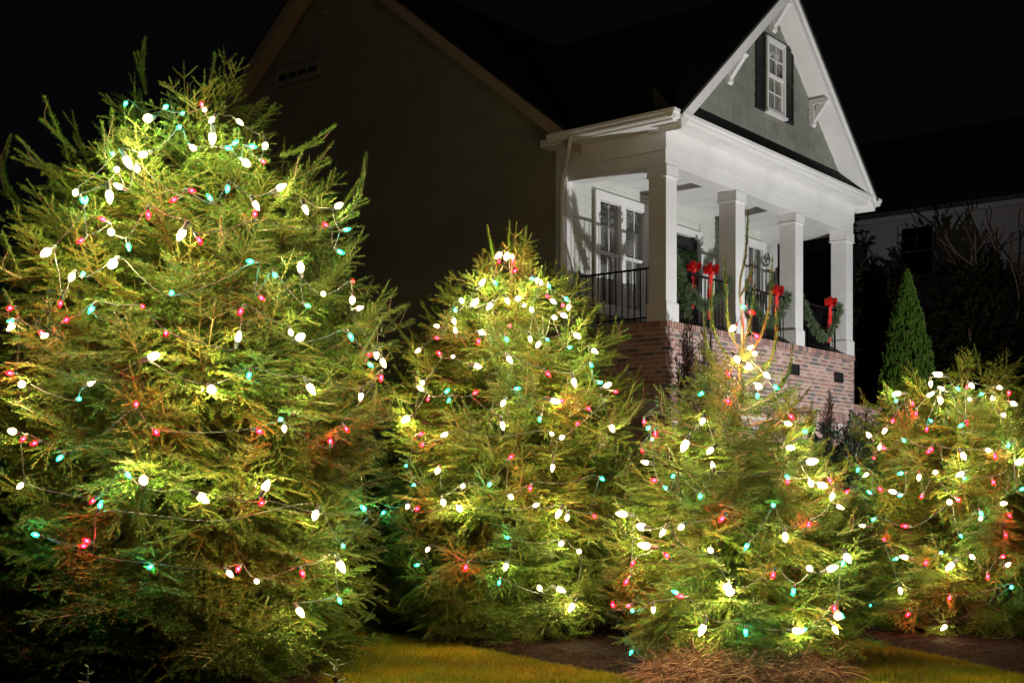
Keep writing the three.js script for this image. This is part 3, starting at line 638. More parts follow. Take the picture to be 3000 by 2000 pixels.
// ---------------------------------------------------------------- strings of lights
// where each bulb hangs on its tree: turn round the trunk in degrees, height and distance from the trunk in cm, brightness
const HUNG = {
  1: {
    clear: [[0,437,117,40],[24,427,125,30],[16,411,137,15],[45,424,128,20],[-5,401,144,30],[2,403,143,20],[0,391,151,15],[-6,389,152,15],[33,403,142,30],[-17,373,160,15],[-7,372,160,30],[-3,373,160,10],[41,381,157,20],[33,369,162,15],[50,373,160,15],[66,379,157,20],[14,342,174,30],[-4,338,176,25],[-19,326,182,30],[26,442,112,10],[22,449,106,7],[36,443,112,7],[-2,316,183,40],[-12,307,185,17],[43,316,183,25],[49,301,186,10],[60,303,185,20],[61,294,186,7],[6,247,185,30],[26,260,187,17],[41,265,188,30],[20,227,183,40],[45,233,183,25],[39,271,188,8],[-27,231,183,25],[-32,196,178,25],[39,201,179,10],[65,230,183,10],[-28,274,188,15],[-9,228,182,6],[-18,265,188,8],[4,158,174,35],[17,150,174,30],[34,152,174,30],[51,137,172,25],[61,97,169,30],[46,63,166,25],[25,94,168,10],[33,86,167,10],[-31,158,174,10],[70,264,188,12],[74,259,187,16]],
    red: [[21,451,104,6],[39,405,141,10],[15,372,161,10],[12,365,164,10],[5,354,169,15],[32,355,169,12],[-5,346,173,10],[-10,333,178,10],[17,335,178,15],[56,358,167,6],[-14,288,187,8],[-28,285,187,13],[-13,273,188,13],[-19,266,188,13],[31,294,186,6],[27,284,187,13],[10,265,187,13],[-29,238,184,12],[3,213,180,15],[7,196,178,16],[31,197,179,16],[58,202,179,7],[53,188,178,15],[-23,188,178,8],[-27,192,178,5],[59,315,184,6],[64,261,187,10],[5,283,187,4],[34,144,172,12],[-10,116,170,18],[-11,113,169,10],[28,97,168,16],[46,92,168,13],[-8,147,173,5],[73,246,185,13]],
    teal: [[5,446,109,10],[12,428,124,13],[13,442,112,5],[-15,455,99,5],[27,412,136,10],[36,417,133,10],[30,416,133,5],[-14,366,163,10],[-12,360,167,10],[26,379,157,10],[21,365,164,10],[1,329,180,10],[63,358,167,10],[56,338,177,10],[-8,402,144,6],[-9,305,185,7],[30,319,183,12],[35,312,184,10],[11,292,187,12],[-6,283,188,13],[-27,276,188,11],[56,273,189,12],[29,239,184,10],[-11,218,181,10],[37,205,180,10],[-16,178,177,12],[0,166,175,10],[65,253,186,6],[43,291,186,5],[-7,140,173,12],[-25,120,171,12],[6,99,169,13],[61,68,166,10],[61,110,170,6],[73,136,172,12]],
  },
  2: {
    clear: [[-44,255,137,18],[-42,248,139,10],[-48,222,146,50],[-26,205,150,16],[-55,292,122,10],[-44,313,113,8],[-29,280,127,5],[-17,394,45,22],[-8,384,57,28],[-2,391,50,10],[20,362,80,32],[-25,354,87,22],[-35,340,99,20],[-25,333,102,32],[-12,334,102,18],[-4,339,99,12],[3,338,100,26],[6,332,103,8],[12,325,106,16],[25,339,100,12],[39,336,101,13],[24,320,109,16],[30,324,107,20],[-36,320,109,16],[-17,304,117,26],[35,304,117,22],[14,294,121,15],[9,300,119,7],[-2,279,127,20],[-18,271,130,25],[44,290,123,13],[28,259,135,23],[45,252,138,22],[16,237,141,28],[-3,236,142,18],[-4,216,148,18],[44,214,148,24],[19,200,150,13],[15,205,150,7],[-31,304,117,6],[-30,172,150,20],[-19,156,151,14],[-28,142,151,25],[-21,135,151,33],[-46,137,151,10],[16,176,151,12],[-1,146,151,20],[19,133,151,24],[22,128,151,13],[20,102,150,20],[28,92,148,16],[-2,82,146,20],[12,56,140,20],[19,58,140,24],[29,42,134,28],[8,136,151,6],[-35,96,149,7]],
    red: [[-39,204,150,12],[-36,195,150,16],[-40,300,119,8],[-36,282,126,14],[-15,381,60,12],[3,385,56,7],[1,368,74,10],[31,332,103,10],[-16,297,120,13],[-1,309,114,7],[15,264,133,15],[-16,242,141,10],[20,237,142,10],[33,228,144,12],[26,213,148,15],[49,248,139,5],[22,343,98,5],[-37,240,141,6],[-40,132,152,16],[-1,181,150,15],[7,155,151,17],[-18,81,146,16],[32,128,152,13]],
    teal: [[-29,244,140,10],[-26,239,141,6],[-14,359,82,8],[28,356,85,10],[35,342,98,7],[-34,327,106,8],[-3,298,119,11],[17,297,120,8],[28,289,123,10],[39,274,129,11],[40,256,136,10],[1,247,139,10],[11,220,147,11],[15,362,79,8],[-61,130,152,13],[-8,158,151,10],[36,163,151,10],[-5,66,143,9],[-40,79,146,6],[-46,174,150,4],[-40,157,151,5],[-1,106,150,10]],
  },
  3: {
    clear: [[-78,131,112,28],[-57,121,115,40],[-52,106,118,33],[-45,121,115,13],[-36,124,114,16],[-22,104,119,16],[-27,187,85,17],[-47,194,82,35],[-82,175,91,10],[-25,46,119,28],[-25,170,93,7],[-49,58,121,7],[20,187,85,18],[32,175,90,30],[29,160,98,16],[35,157,99,28],[44,150,103,14],[9,119,116,20],[19,90,122,20],[27,89,122,24],[-15,78,122,35],[-13,73,122,30],[12,42,118,26],[32,52,121,24],[32,44,119,12],[40,101,119,26],[43,140,107,6],[-37,-3,95,25],[-36,294,20,20],[-21,267,32,18],[-2,259,39,30],[8,240,55,24],[26,270,29,10],[24,252,46,12],[-39,212,72,17],[25,208,74,13],[14,273,26,6]],
    red: [[-95,204,80,15],[-94,214,90,5],[-59,160,98,14],[-40,98,120,13],[-63,78,122,13],[-62,57,121,11],[-80,51,121,9],[-33,68,121,10],[-95,189,92,5],[-59,94,121,5],[15,161,97,10],[43,162,97,12],[-17,132,110,15],[21,127,113,16],[3,89,122,10],[30,61,122,13],[53,149,103,6],[36,307,17,16],[48,287,22,16],[-21,249,47,8],[-21,228,63,14],[30,215,70,13]],
    teal: [[-94,208,85,9],[-95,195,84,7],[-29,149,103,10],[-60,52,121,10],[-49,153,101,4],[-82,14,103,6],[-47,165,95,4],[-35,70,122,10],[5,140,107,10],[-7,111,118,10],[11,76,122,10],[-8,44,119,9],[17,43,118,8],[14,165,95,6],[35,96,121,8],[33,55,121,7],[22,312,15,10],[-45,235,59,9],[25,240,55,10],[37,201,78,10],[5,233,60,5]],
  },
  4: {
    clear: [[-73,204,127,15],[-65,196,128,8],[-23,187,129,20],[-12,190,128,18],[1,176,130,32],[-35,168,130,15],[-42,166,131,12],[-22,168,131,18],[-54,148,130,17],[-28,139,129,26],[-6,138,129,14],[-79,113,126,10],[-50,83,121,20],[-27,80,120,32],[-19,88,122,15],[-58,53,115,15],[-32,18,107,15],[-15,122,128,7],[-2,78,120,8],[-72,168,131,8],[-39,266,83,26],[-64,249,102,22],[-36,243,105,24],[-47,261,89,10],[-19,256,95,16],[-3,252,100,12],[-6,243,105,13],[3,236,110,18],[-43,245,105,10],[-3,222,118,15],[-63,213,124,13],[-19,240,107,10],[-34,250,101,9],[-40,248,103,7]],
    red: [[-60,192,128,12],[-37,190,129,13],[-36,193,128,10],[-9,186,129,13],[-63,153,131,12],[-40,146,130,13],[-25,143,129,12],[-10,161,132,8],[-3,129,128,12],[-48,115,126,15],[-63,100,124,14],[-4,110,126,9],[-41,77,120,13],[-5,87,121,11],[-11,70,119,8],[-29,47,114,13],[-52,28,111,9],[-67,183,130,5],[-52,240,107,10],[-47,229,114,14],[-59,219,120,15],[-21,219,121,12],[3,247,103,13],[-39,213,124,6],[-21,251,101,6]],
    teal: [[-50,201,128,10],[-49,168,131,10],[-69,147,130,10],[-50,146,130,10],[-67,122,128,11],[-15,131,128,11],[-33,90,122,11],[-55,83,121,8],[1,59,117,13],[-24,109,126,6],[-85,32,112,6],[-22,163,131,8],[-80,174,130,8],[-2,196,128,9],[2,151,130,8],[-27,252,100,8],[-12,245,105,8],[-22,215,122,9],[-37,218,121,8],[-66,247,103,7],[-62,240,108,5]],
  },
};
const glow = (r, g, b, e) => { const m = new THREE.MeshStandardMaterial({ roughness: 0.25 }); m.color.setRGB(0.03 * r, 0.03 * g, 0.03 * b); m.emissive.setRGB(r, g, b); m.emissiveIntensity = e; return m; };
// each bulb is tinted glass round a hot filament
const tinted = (r, g, b, e) => { const m = new THREE.MeshPhysicalMaterial({ roughness: 0.12, transmission: 0.55, thickness: 0, ior: 1.5 }); m.color.setRGB(r, g, b); m.emissive.setRGB(r, g, b); m.emissiveIntensity = e; return m; };
const BULB = {
  clear: { mat: tinted(1, 0.85, 0.62, 3.6), core: glow(1, 0.92, 0.78, 60), light: new THREE.Color(1, 0.83, 0.36), power: (b) => 0.35 * Math.pow(b, 1.75) },
  red: { mat: tinted(1, 0.012, 0.035, 1.3), core: glow(1, 0.9, 0.75, 130), light: new THREE.Color(1, 0.03, 0.03), power: (b) => 0.62 * Math.pow(b, 1.2) },
  teal: { mat: tinted(0.05, 0.8, 0.5, 0.9), core: glow(0.9, 1, 0.95, 60), light: new THREE.Color(0.08, 1, 0.72), power: (b) => 0.36 * Math.pow(b, 1.2) },
};
const coreGeo = new THREE.SphereGeometry(0.0085, 6, 4).scale(1, 1.7, 1).translate(0, 0.026, 0);
const bulbGeo = new THREE.LatheGeometry([[0.0001, 0], [0.0095, 0.001], [0.016, 0.016], [0.0168, 0.028], [0.012, 0.047], [0.0055, 0.059], [0.0001, 0.063]].map(([x, y]) => new THREE.Vector2(x, y)), 9);
const socketGeo = new THREE.LatheGeometry([[0.0001, -0.036], [0.006, -0.036], [0.0105, -0.03], [0.0115, -0.004], [0.0125, 0.004], [0.0095, 0.006], [0.0001, 0.006]].map(([x, y]) => new THREE.Vector2(x, y)), 10);
function lightString(tree, label) {
  const spec = TREES[tree];
  rnd = mulberry(9000 + tree);
  const root = thing('light_string', label, 'string lights', [spec.x, ground(spec.x, spec.z), spec.z]);
  const all = [];
  for (const kind of ['clear', 'red', 'teal']) for (const [az, h, r, b] of HUNG[tree][kind]) {
    const a = az * Math.PI / 180, rr = r / 100 - (kind === 'clear' ? 0.1 : 0.07), p = V(Math.sin(a) * rr, h / 100 - root.position.y, Math.cos(a) * rr), out = V(Math.sin(a), 0, Math.cos(a));
    const k = BULB[kind], m = part('bulb', bulbGeo, k.mat, root), dir = out.clone().multiplyScalar(R(0.15, 0.9)).add(V(R(-0.7, 0.7), R(-1.1, 0.5), R(-0.7, 0.7))).normalize();
    m.position.copy(p);
    m.quaternion.setFromUnitVectors(UP, dir);
    const size = kind === 'clear' ? lerp(1.1, 1.9, clamp((b - 6) / 30, 0, 1)) : lerp(0.9, 1.15, clamp((b - 5) / 12, 0, 1));
    m.scale.setScalar(size);
    part('socket', socketGeo, M.socket, m);
    if (k.core) part('filament', coreGeo, k.core, m);
    const l = new THREE.PointLight(k.light, k.power(b / 10), 0, 2);
    l.name = 'bulb';
    l.position.set(0, 0.028, 0);
    l.shadow.radius = 0.6;
    l.castShadow = true;
    m.add(l);
    all.push([p.clone().addScaledVector(dir, -0.036 * size), a]);
  }
  // the wire goes round in rows, sagging a little between sockets
  const rows = new Map(), pts = [];
  for (const s of all) { const k = Math.floor(s[0].y / 0.36); if (!rows.has(k)) rows.set(k, []); rows.get(k).push(s); }
  [...rows.keys()].sort((a, b) => a - b).forEach((k, i) => rows.get(k).sort((a, b) => (a[1] - b[1]) * (i % 2 ? -1 : 1)).forEach(([p]) => {
    if (pts.length) { const a = pts[pts.length - 1], m = a.clone().lerp(p, 0.5), d = a.distanceTo(p), r = Math.hypot(m.x, m.z), want = Math.max(r, (Math.hypot(a.x, a.z) + Math.hypot(p.x, p.z)) / 2 * 0.99); m.x *= want / r; m.z *= want / r; m.y -= 0.05 * d; pts.push(m); }
    pts.push(p);
  }));
  part('wire', new THREE.TubeGeometry(new THREE.CatmullRomCurve3(pts, false, 'centripetal'), pts.length * 6, 0.0034, 5), M.wire, root);
  return root;
}
lightString(1, 'long string of clear, red and teal bulbs wound round the tallest left spruce');
lightString(2, 'string of mostly clear bulbs wound round the pointed second spruce');
lightString(3, 'string of coloured bulbs wound round the slender spruce with the bare leader');
lightString(4, 'string of coloured bulbs wound round the squat spruce at the right edge');

// ---------------------------------------------------------------- what hangs on the porch
rnd = mulberry(55);
const pineTuft = (() => { const keep = rnd; rnd = mulberry(31); const s = new Strands(), g = [[0.15, 0.215, 0.105], [0.19, 0.26, 0.13], [0.12, 0.18, 0.09]]; for (let i = 0; i < 4; i++) { const a = arc(V(0, 0, 0), V(R(0.3, 1), R(-0.9, 0.9), R(-0.9, 0.9)), 0.09, -0.2, 3); s.stem(a, 0.003, 0.002, brown); s.needles(a, 420, 0.06, 0.0035, 1.1, g, 1, 1); } rnd = keep; return s.geometry(); })();
function garlandOn(o, pts, gap) {
  const c = new THREE.CatmullRomCurve3(pts.map((p) => V(...p))), L = c.getLength(), list = [];
  part('rope', new THREE.TubeGeometry(c, 60, 0.02, 6), M.twig, o);
  for (let s = 0; s < L; s += gap) for (let k = 0; k < 4; k++) { const u = Math.min(1, s / L), p = c.getPointAt(u), t = c.getTangentAt(u), d = t.clone().multiplyScalar(R(-0.5, 0.9)).add(V(R(-0.8, 0.8), R(-1.1, 0.7), R(-0.8, 0.8))); list.push([p, d, V(R(-1, 1), 1, R(-1, 1)), R(0.75, 1.15), (() => { const q = R(0.75, 1.2); return [q, q, q]; })()]); }
  scatter('greenery', pineTuft, M.leafy, list, o);
}
const onPorch = (name, label, cat, t, y, z, group) => { const [x, zz] = fromHouse(t, z); return thing(name, label, cat, [x, y, zz], HTURN, group); };
{
  const swag = (t0, t1, low, label, extra) => {
    const g = onPorch('garland', label, 'garland', t0, DK, -0.14, 'pine garlands swagged along the porch railing'), w = t1 - t0;
    garlandOn(g, [[0, extra ?? 0.98, 0], [w * 0.06, 0.86, 0.03], [w * 0.25, lerp(0.92, low, 0.62), 0.06], [w * 0.5, low, 0.08], [w * 0.75, lerp(0.92, low, 0.6), 0.06], [w * 0.94, 0.86, 0.03], [w, 0.98, 0]], 0.05);
  };
  swag(0.42, 2.32, 0.38, 'pine garland on the railing behind the near corner column', 1.15);
  swag(2.74, 4.66, 0.32, 'pine garland on the railing between the middle two columns');
  swag(5.1, 7.0, 0.25, 'pine garland on the railing by the farthest column');
}
function bow(t, y, z, label, group, s = 1, turn = 0) {
  const o = onPorch('ribbon_bow', label, 'bow', t, y, z, group);
  o.rotation.y += turn; o.scale.setScalar(s);
  const ribbon = (pts, w) => { // a strip of ribbon with a little thickness, its width across z
    const c = new THREE.CatmullRomCurve3(pts.map((p) => V(...p))), N = 26, pos = [], idx = [];
    for (let i = 0; i <= N; i++) { const p = c.getPoint(i / N), t = c.getTangent(i / N), n = V(-t.y, t.x, 0).normalize().multiplyScalar(0.004), ww = w * (0.8 + 0.2 * Math.sin(i * 1.1)); for (const [a, b] of [[1, -1], [1, 1], [-1, 1], [-1, -1]]) pos.push(p.x + n.x * a, p.y + n.y * a, p.z + b * ww / 2); }
    for (let i = 0; i < N; i++) for (let k = 0; k < 4; k++) { const a = i * 4 + k, b = i * 4 + (k + 1) % 4; idx.push(a, b, a + 4, b, b + 4, a + 4); }
    const g = new THREE.BufferGeometry(); g.setAttribute('position', new THREE.Float32BufferAttribute(pos, 3)); g.setIndex(idx); g.computeVertexNormals(); return g;
  };
  for (const q of [-1, 1]) {
    part('loop', ribbon([[0, 0, 0], [q * 0.08, 0.09, 0.02], [q * 0.19, 0.1, 0.03], [q * 0.2, 0.01, 0.03], [q * 0.1, -0.03, 0.02], [q * 0.01, 0, 0.01]], 0.11).rotateZ(q * R(-0.1, 0.25)), M.red, o);
    part('loop', ribbon([[0, 0.01, 0.03], [q * 0.05, 0.11, 0.06], [q * 0.12, 0.16, 0.08], [q * 0.14, 0.08, 0.08], [q * 0.06, 0.02, 0.06], [0, 0.01, 0.04]], 0.09), M.red, o);
    part('tail', ribbon([[q * 0.01, -0.01, 0.03], [q * 0.03, -0.2, 0.05], [q * 0.045, -0.5, 0.035], [q * R(0.03, 0.09), -0.8 * R(0.85, 1.05), 0.05]], 0.085).rotateY(q * 0.9), M.red, o);
  }
  part('knot', new THREE.SphereGeometry(0.045, 12, 10).scale(1, 1.1, 1).translate(0, 0, 0.04), M.red, o);
}
bow(1.58, DK + 0.98, -0.1, 'red ribbon bow on the railing between the near corner column and the second', 'red bows on the porch railing', 0.95);
bow(4.05, DK + 0.92, -0.1, 'red ribbon bow on the railing behind the leader of the slender spruce', 'red bows on the porch railing', 0.9);
bow(6.4, DK + 0.96, -0.1, 'red ribbon bow on the railing nearest the farthest column', 'red bows on the porch railing', 0.95);
{
  const w = onPorch('door_wreath', 'round green pine wreath hanging on the black front door', 'wreath', 3.78, 5.72, -1.9);
  const list = [], ring = new THREE.TorusGeometry(0.3, 0.045, 8, 30);
  part('ring', ring, M.twig, w);
  for (let i = 0; i < 150; i++) { const a = R(0, 6.283), d = V(Math.cos(a), Math.sin(a), 0); list.push([d.clone().multiplyScalar(0.3).add(V(R(-0.04, 0.04), R(-0.04, 0.04), R(0, 0.05))), V(-d.y, d.x, R(0.2, 0.6)).add(d.clone().multiplyScalar(R(-0.8, 0.8))), V(0, 0, 1), R(0.8, 1.15), [0.32, 0.58, 0.27]]); }
  scatter('greenery', pineTuft, M.leafy, list, w);
  bow(1.3, DK + 1.02, -0.27, 'red ribbon bow tied behind the railing, just left of the first railing bow', 'red bows on the porch railing', 0.85);
  // a loose spray of pine tied to the near column
  const s = onPorch('pine_bundle', 'loose bundle of pine sprays tied behind the near corner column', 'greenery', 0.62, 5.0, -0.2);
  garlandOn(s, [[-0.05, 0.38, 0], [0.02, 0.2, 0.04], [0.08, -0.1, 0.06], [0.2, -0.4, 0.05], [0.34, -0.6, 0.04]], 0.035);
}
// ---------------------------------------------------------------- shrubs by the foundation
function twigShrub(t, z, h, w, n, leaves, label, group) {
  const [x, zz] = fromHouse(t, z), y = ground(x, zz), o = thing('dormant_shrub', label, 'shrub', [x, y - 0.05, zz], 0, group);
  const wood = [], list = [];
  for (let i = 0; i < n; i++) {
    const a = R(0, 6.283), r = w * Math.sqrt(rnd()), top = V(Math.cos(a) * r, h * R(0.55, 1) * (1 - 0.35 * (r / w)), Math.sin(a) * r), b = V(top.x * 0.25, 0, top.z * 0.25), m = b.clone().lerp(top, 0.5).add(V(R(-0.05, 0.05), 0, R(-0.05, 0.05)));
    const c = new THREE.CatmullRomCurve3([b, m, top]);
    wood.push(new THREE.TubeGeometry(c, 6, 0.006, 4));
    for (let k = 0; k < leaves; k++) { const u = R(0.2, 1), p = c.getPoint(u); list.push([p, V(R(-1, 1), R(0.2, 1.6), R(-1, 1)), V(R(-1, 1), R(-1, 1), R(-1, 1)), R(0.6, 1.3), (() => { const q = R(0.5, 1.3); return [q, q * R(0.85, 1), q * R(0.7, 1)]; })()]); }
  }
  part('stems', wood, M.twig, o);
  scatter('dead_leaves', deadSprig, M.dull, list, o);
}
const deadSprig = (() => { const keep = rnd; rnd = mulberry(63); const s = new Strands(), a = arc(V(0, 0, 0), V(1, 0, 0), 0.12, 0.2, 3); s.stem(a, 0.003, 0.002, [0.06, 0.035, 0.025]); s.needles(a, 70, 0.03, 0.016, 0.9, [[0.075, 0.043, 0.03], [0.055, 0.032, 0.024], [0.1, 0.06, 0.038]], 1, 1); rnd = keep; return s.geometry(); })();
twigShrub(0.15, 0.32, 2.5, 0.2, 36, 20, 'tall narrow dry brown shrub against the brick nearest the wall corner', 'dry brown shrubs along the brick foundation');
twigShrub(0.76, 0.34, 2.65, 0.22, 38, 20, 'taller narrow dry brown shrub against the brick, second from the wall corner', 'dry brown shrubs along the brick foundation');
twigShrub(4.2, 0.9, 1.45, 0.15, 16, 12, 'leftmost of the three short dry brown shrubs under the foundation vents', 'dry brown shrubs along the brick foundation');
twigShrub(5.1, 0.95, 1.15, 0.16, 16, 12, 'middle one of the three short dry brown shrubs under the foundation vents', 'dry brown shrubs along the brick foundation');
twigShrub(5.8, 0.9, 1.3, 0.18, 18, 13, 'rightmost of the three short dry brown shrubs under the foundation vents', 'dry brown shrubs along the brick foundation');
const leafSprig = (() => { const keep = rnd; rnd = mulberry(66); const s = new Strands(), a = arc(V(0, 0, 0), V(1, 0.2, 0), 0.16, 0.3, 4); s.stem(a, 0.004, 0.002, [0.08, 0.07, 0.03]); s.needles(a, 110, 0.045, 0.024, 0.6, [[0.05, 0.11, 0.055], [0.07, 0.14, 0.075], [0.04, 0.09, 0.045]], 1, 1); rnd = keep; return s.geometry(); })();
function bush(t, z, h, w, n, geo, tint, name, label, cat, low = 0) {
  const [x, zz] = fromHouse(t, z), y = ground(x, zz), o = thing(name, label, cat, [x, y - 0.05, zz]), list = [], wood = [];
  for (let i = 0; i < n; i++) { const a = R(0, 6.283), b = Math.acos(R(-0.3, 1)), k = Math.pow(rnd(), 0.35) * (0.82 + 0.3 * fbm(a * 1.6 + 7, b * 3, 12)), d = V(Math.sin(b) * Math.cos(a), Math.cos(b), Math.sin(b) * Math.sin(a)), p = V(d.x * w * k, low + (h - low) * (0.42 + 0.55 * d.y * k), d.z * w * k); const q = R(0.55, 1.2); list.push([p, d.clone().add(V(R(-0.7, 0.7), R(-0.3, 0.9), R(-0.7, 0.7))), V(R(-1, 1), R(-1, 1), R(-1, 1)), R(0.7, 1.4), tint.map((c) => c * q)]); if (i % Math.ceil(n / 24) === 0) wood.push(new THREE.TubeGeometry(new THREE.CatmullRomCurve3([V(0, 0, 0), V(p.x * 0.4, p.y * 0.5, p.z * 0.4), p]), 6, 0.012 + 0.006 * h, 5)); }
  part('stems', wood, M.twig, o);
  scatter('leaves', geo, geo === leafSprig ? M.leafy : M.dull, list, o);
  return o;
}
bush(0.1, 3.0, 1.4, 0.5, 300, leafSprig, [1, 1, 1], 'evergreen_shrub', 'small-leaved blue-green evergreen shrub between the slender spruce and the squat one', 'shrub');
// columnar arborvitae beside the porch
{
  const [x, z] = [8.97, -28], o = thing('arborvitae', 'slim pointed green arborvitae standing alone right of the porch', 'tree', [x, ground(x, z), z]);
  const plate = (() => { const keep = rnd; rnd = mulberry(68); const s = new Strands(); for (let i = 0; i < 5; i++) { const a = arc(V(0, 0, 0), V(R(0.2, 0.5), 1, R(-0.35, 0.35)), 0.16, 0.1, 4); s.needles(a, 190, 0.03, 0.013, 0.8, [[0.09, 0.185, 0.016], [0.12, 0.23, 0.02], [0.062, 0.14, 0.014]], 1, 1); } rnd = keep; return s.geometry(); })();
  const H = 4.25, list = [];
  part('trunk', new THREE.CylinderGeometry(0.01, 0.07, H * 0.85, 8).translate(0, H * 0.425, 0), M.twig, o);
  for (let i = 0; i < 4200; i++) { const h = H * Math.pow(rnd(), 1.25), k = h / H, w = 0.7 * Math.pow(Math.sin(Math.PI * lerp(0.36, 1, k)), 0.9) * (0.86 + 0.22 * fbm(h * 3, i * 2.399 % 6.283 * 1.4, 3)), a = R(0, 6.283), r = w * R(0.5, 1), d = V(Math.cos(a), 0, Math.sin(a)), q = R(0.6, 1.25); list.push([d.clone().multiplyScalar(r).setY(h), d.clone().add(V(0, R(0.1, 0.6), 0)), UP.clone().addScaledVector(d, 0.3), R(0.55, 0.95), [q, q, q]]); }
  scatter('foliage', plate, M.leafy, list, o);
}
// low brick wall that runs on from the porch
{
  const [x, z] = fromHouse(7.42, -0.06), o = thing('garden_wall', 'low brick wall stepping down from the right end of the porch foundation', 'wall', [x, 0, z], HTURN);
  part('core', box(0.01, 1.5, 1.7, 3.14, -0.2, -0.012), M.mortar, o);
  for (let r = 0; r < 18; r++) for (let i = 0; i < 8; i++) { const a = Math.max(0.001, i * 0.2127 - (r % 2) * 0.106), b = Math.min(1.51, i * 0.2127 - (r % 2) * 0.106 + 0.2), y = 3.1 - r * 0.0767; if (b - a > 0.03) part('brick', box(a, b, y - 0.0325, y + 0.0325, -0.1, R(0, 0.003)), bricks[Math.floor(rnd() * bricks.length)], o); }
  part('coping', box(-0.0, 1.54, 3.142, 3.2, -0.23, 0.03), bricks[1], o);
}
// ---------------------------------------------------------------- the neighbours' house and what grows before it
{
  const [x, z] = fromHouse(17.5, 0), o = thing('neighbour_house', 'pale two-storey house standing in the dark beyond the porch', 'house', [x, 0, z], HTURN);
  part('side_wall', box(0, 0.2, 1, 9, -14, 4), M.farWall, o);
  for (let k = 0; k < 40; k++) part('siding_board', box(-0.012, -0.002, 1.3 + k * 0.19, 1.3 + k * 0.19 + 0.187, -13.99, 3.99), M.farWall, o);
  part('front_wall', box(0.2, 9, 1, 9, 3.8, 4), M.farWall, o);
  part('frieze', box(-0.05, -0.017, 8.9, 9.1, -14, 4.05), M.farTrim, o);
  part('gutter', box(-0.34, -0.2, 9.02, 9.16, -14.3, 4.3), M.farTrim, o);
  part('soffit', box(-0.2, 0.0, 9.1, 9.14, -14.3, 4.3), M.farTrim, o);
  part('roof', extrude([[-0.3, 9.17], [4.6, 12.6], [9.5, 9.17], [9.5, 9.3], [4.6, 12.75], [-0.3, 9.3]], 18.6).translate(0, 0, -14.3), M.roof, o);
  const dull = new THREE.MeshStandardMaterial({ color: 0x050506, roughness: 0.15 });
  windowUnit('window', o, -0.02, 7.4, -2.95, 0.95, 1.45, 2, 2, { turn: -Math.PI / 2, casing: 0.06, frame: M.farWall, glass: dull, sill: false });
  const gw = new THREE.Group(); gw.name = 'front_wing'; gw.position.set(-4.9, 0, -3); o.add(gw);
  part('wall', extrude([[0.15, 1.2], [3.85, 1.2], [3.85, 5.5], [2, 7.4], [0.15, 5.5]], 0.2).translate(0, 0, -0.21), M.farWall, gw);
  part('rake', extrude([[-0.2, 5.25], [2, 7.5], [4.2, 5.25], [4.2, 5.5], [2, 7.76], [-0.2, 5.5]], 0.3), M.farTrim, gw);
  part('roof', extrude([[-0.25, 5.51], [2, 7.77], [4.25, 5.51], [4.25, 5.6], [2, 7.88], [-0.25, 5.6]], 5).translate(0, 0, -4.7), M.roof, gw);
}
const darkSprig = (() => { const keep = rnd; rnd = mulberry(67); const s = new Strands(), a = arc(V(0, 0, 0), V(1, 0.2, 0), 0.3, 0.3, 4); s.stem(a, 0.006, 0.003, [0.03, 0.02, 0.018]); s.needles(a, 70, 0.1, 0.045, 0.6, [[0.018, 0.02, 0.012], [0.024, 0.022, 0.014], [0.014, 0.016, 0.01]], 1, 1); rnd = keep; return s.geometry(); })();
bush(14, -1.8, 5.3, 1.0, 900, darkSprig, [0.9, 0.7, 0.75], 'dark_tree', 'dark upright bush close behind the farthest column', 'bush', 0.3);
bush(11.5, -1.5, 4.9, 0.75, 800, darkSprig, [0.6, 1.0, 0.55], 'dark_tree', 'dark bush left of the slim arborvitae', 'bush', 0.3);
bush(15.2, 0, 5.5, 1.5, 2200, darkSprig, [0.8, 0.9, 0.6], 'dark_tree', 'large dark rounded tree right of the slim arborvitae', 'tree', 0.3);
{ // a bare tree whose branches show against the pale wall
  const [x, z] = fromHouse(16, 0.9), o = thing('bare_tree', 'leafless tree spreading thin branches before the pale far house', 'tree', [x, ground(x, z), z]);
  const wood = [];
  const grow = (p, d, len, r, depth) => {
    const pts = [p.clone()]; let q = p.clone(), dd = d.clone();
    for (let i = 0; i < 4; i++) { dd.add(V(R(-0.16, 0.16), R(-0.05, 0.14), R(-0.16, 0.16))).normalize(); q = q.clone().addScaledVector(dd, len / 4); pts.push(q); }
    wood.push(new THREE.TubeGeometry(new THREE.CatmullRomCurve3(pts), 6, r, depth > 2 ? 6 : 4));
    if (depth > 0) for (let k = 0; k < (depth > 2 ? 4 : 3); k++) { const at = pts[2 + Math.floor(rnd() * 3)], nd = dd.clone().add(V(R(-0.9, 0.9), R(-0.1, 0.6), R(-0.9, 0.9))).normalize(); grow(at, nd, len * R(0.55, 0.75), r * 0.55, depth - 1); }
  };
  grow(V(0, -0.2, 0), V(0.05, 1, 0), 3.6, 0.13, 4);
  part('trunk', wood, M.twig, o);
}
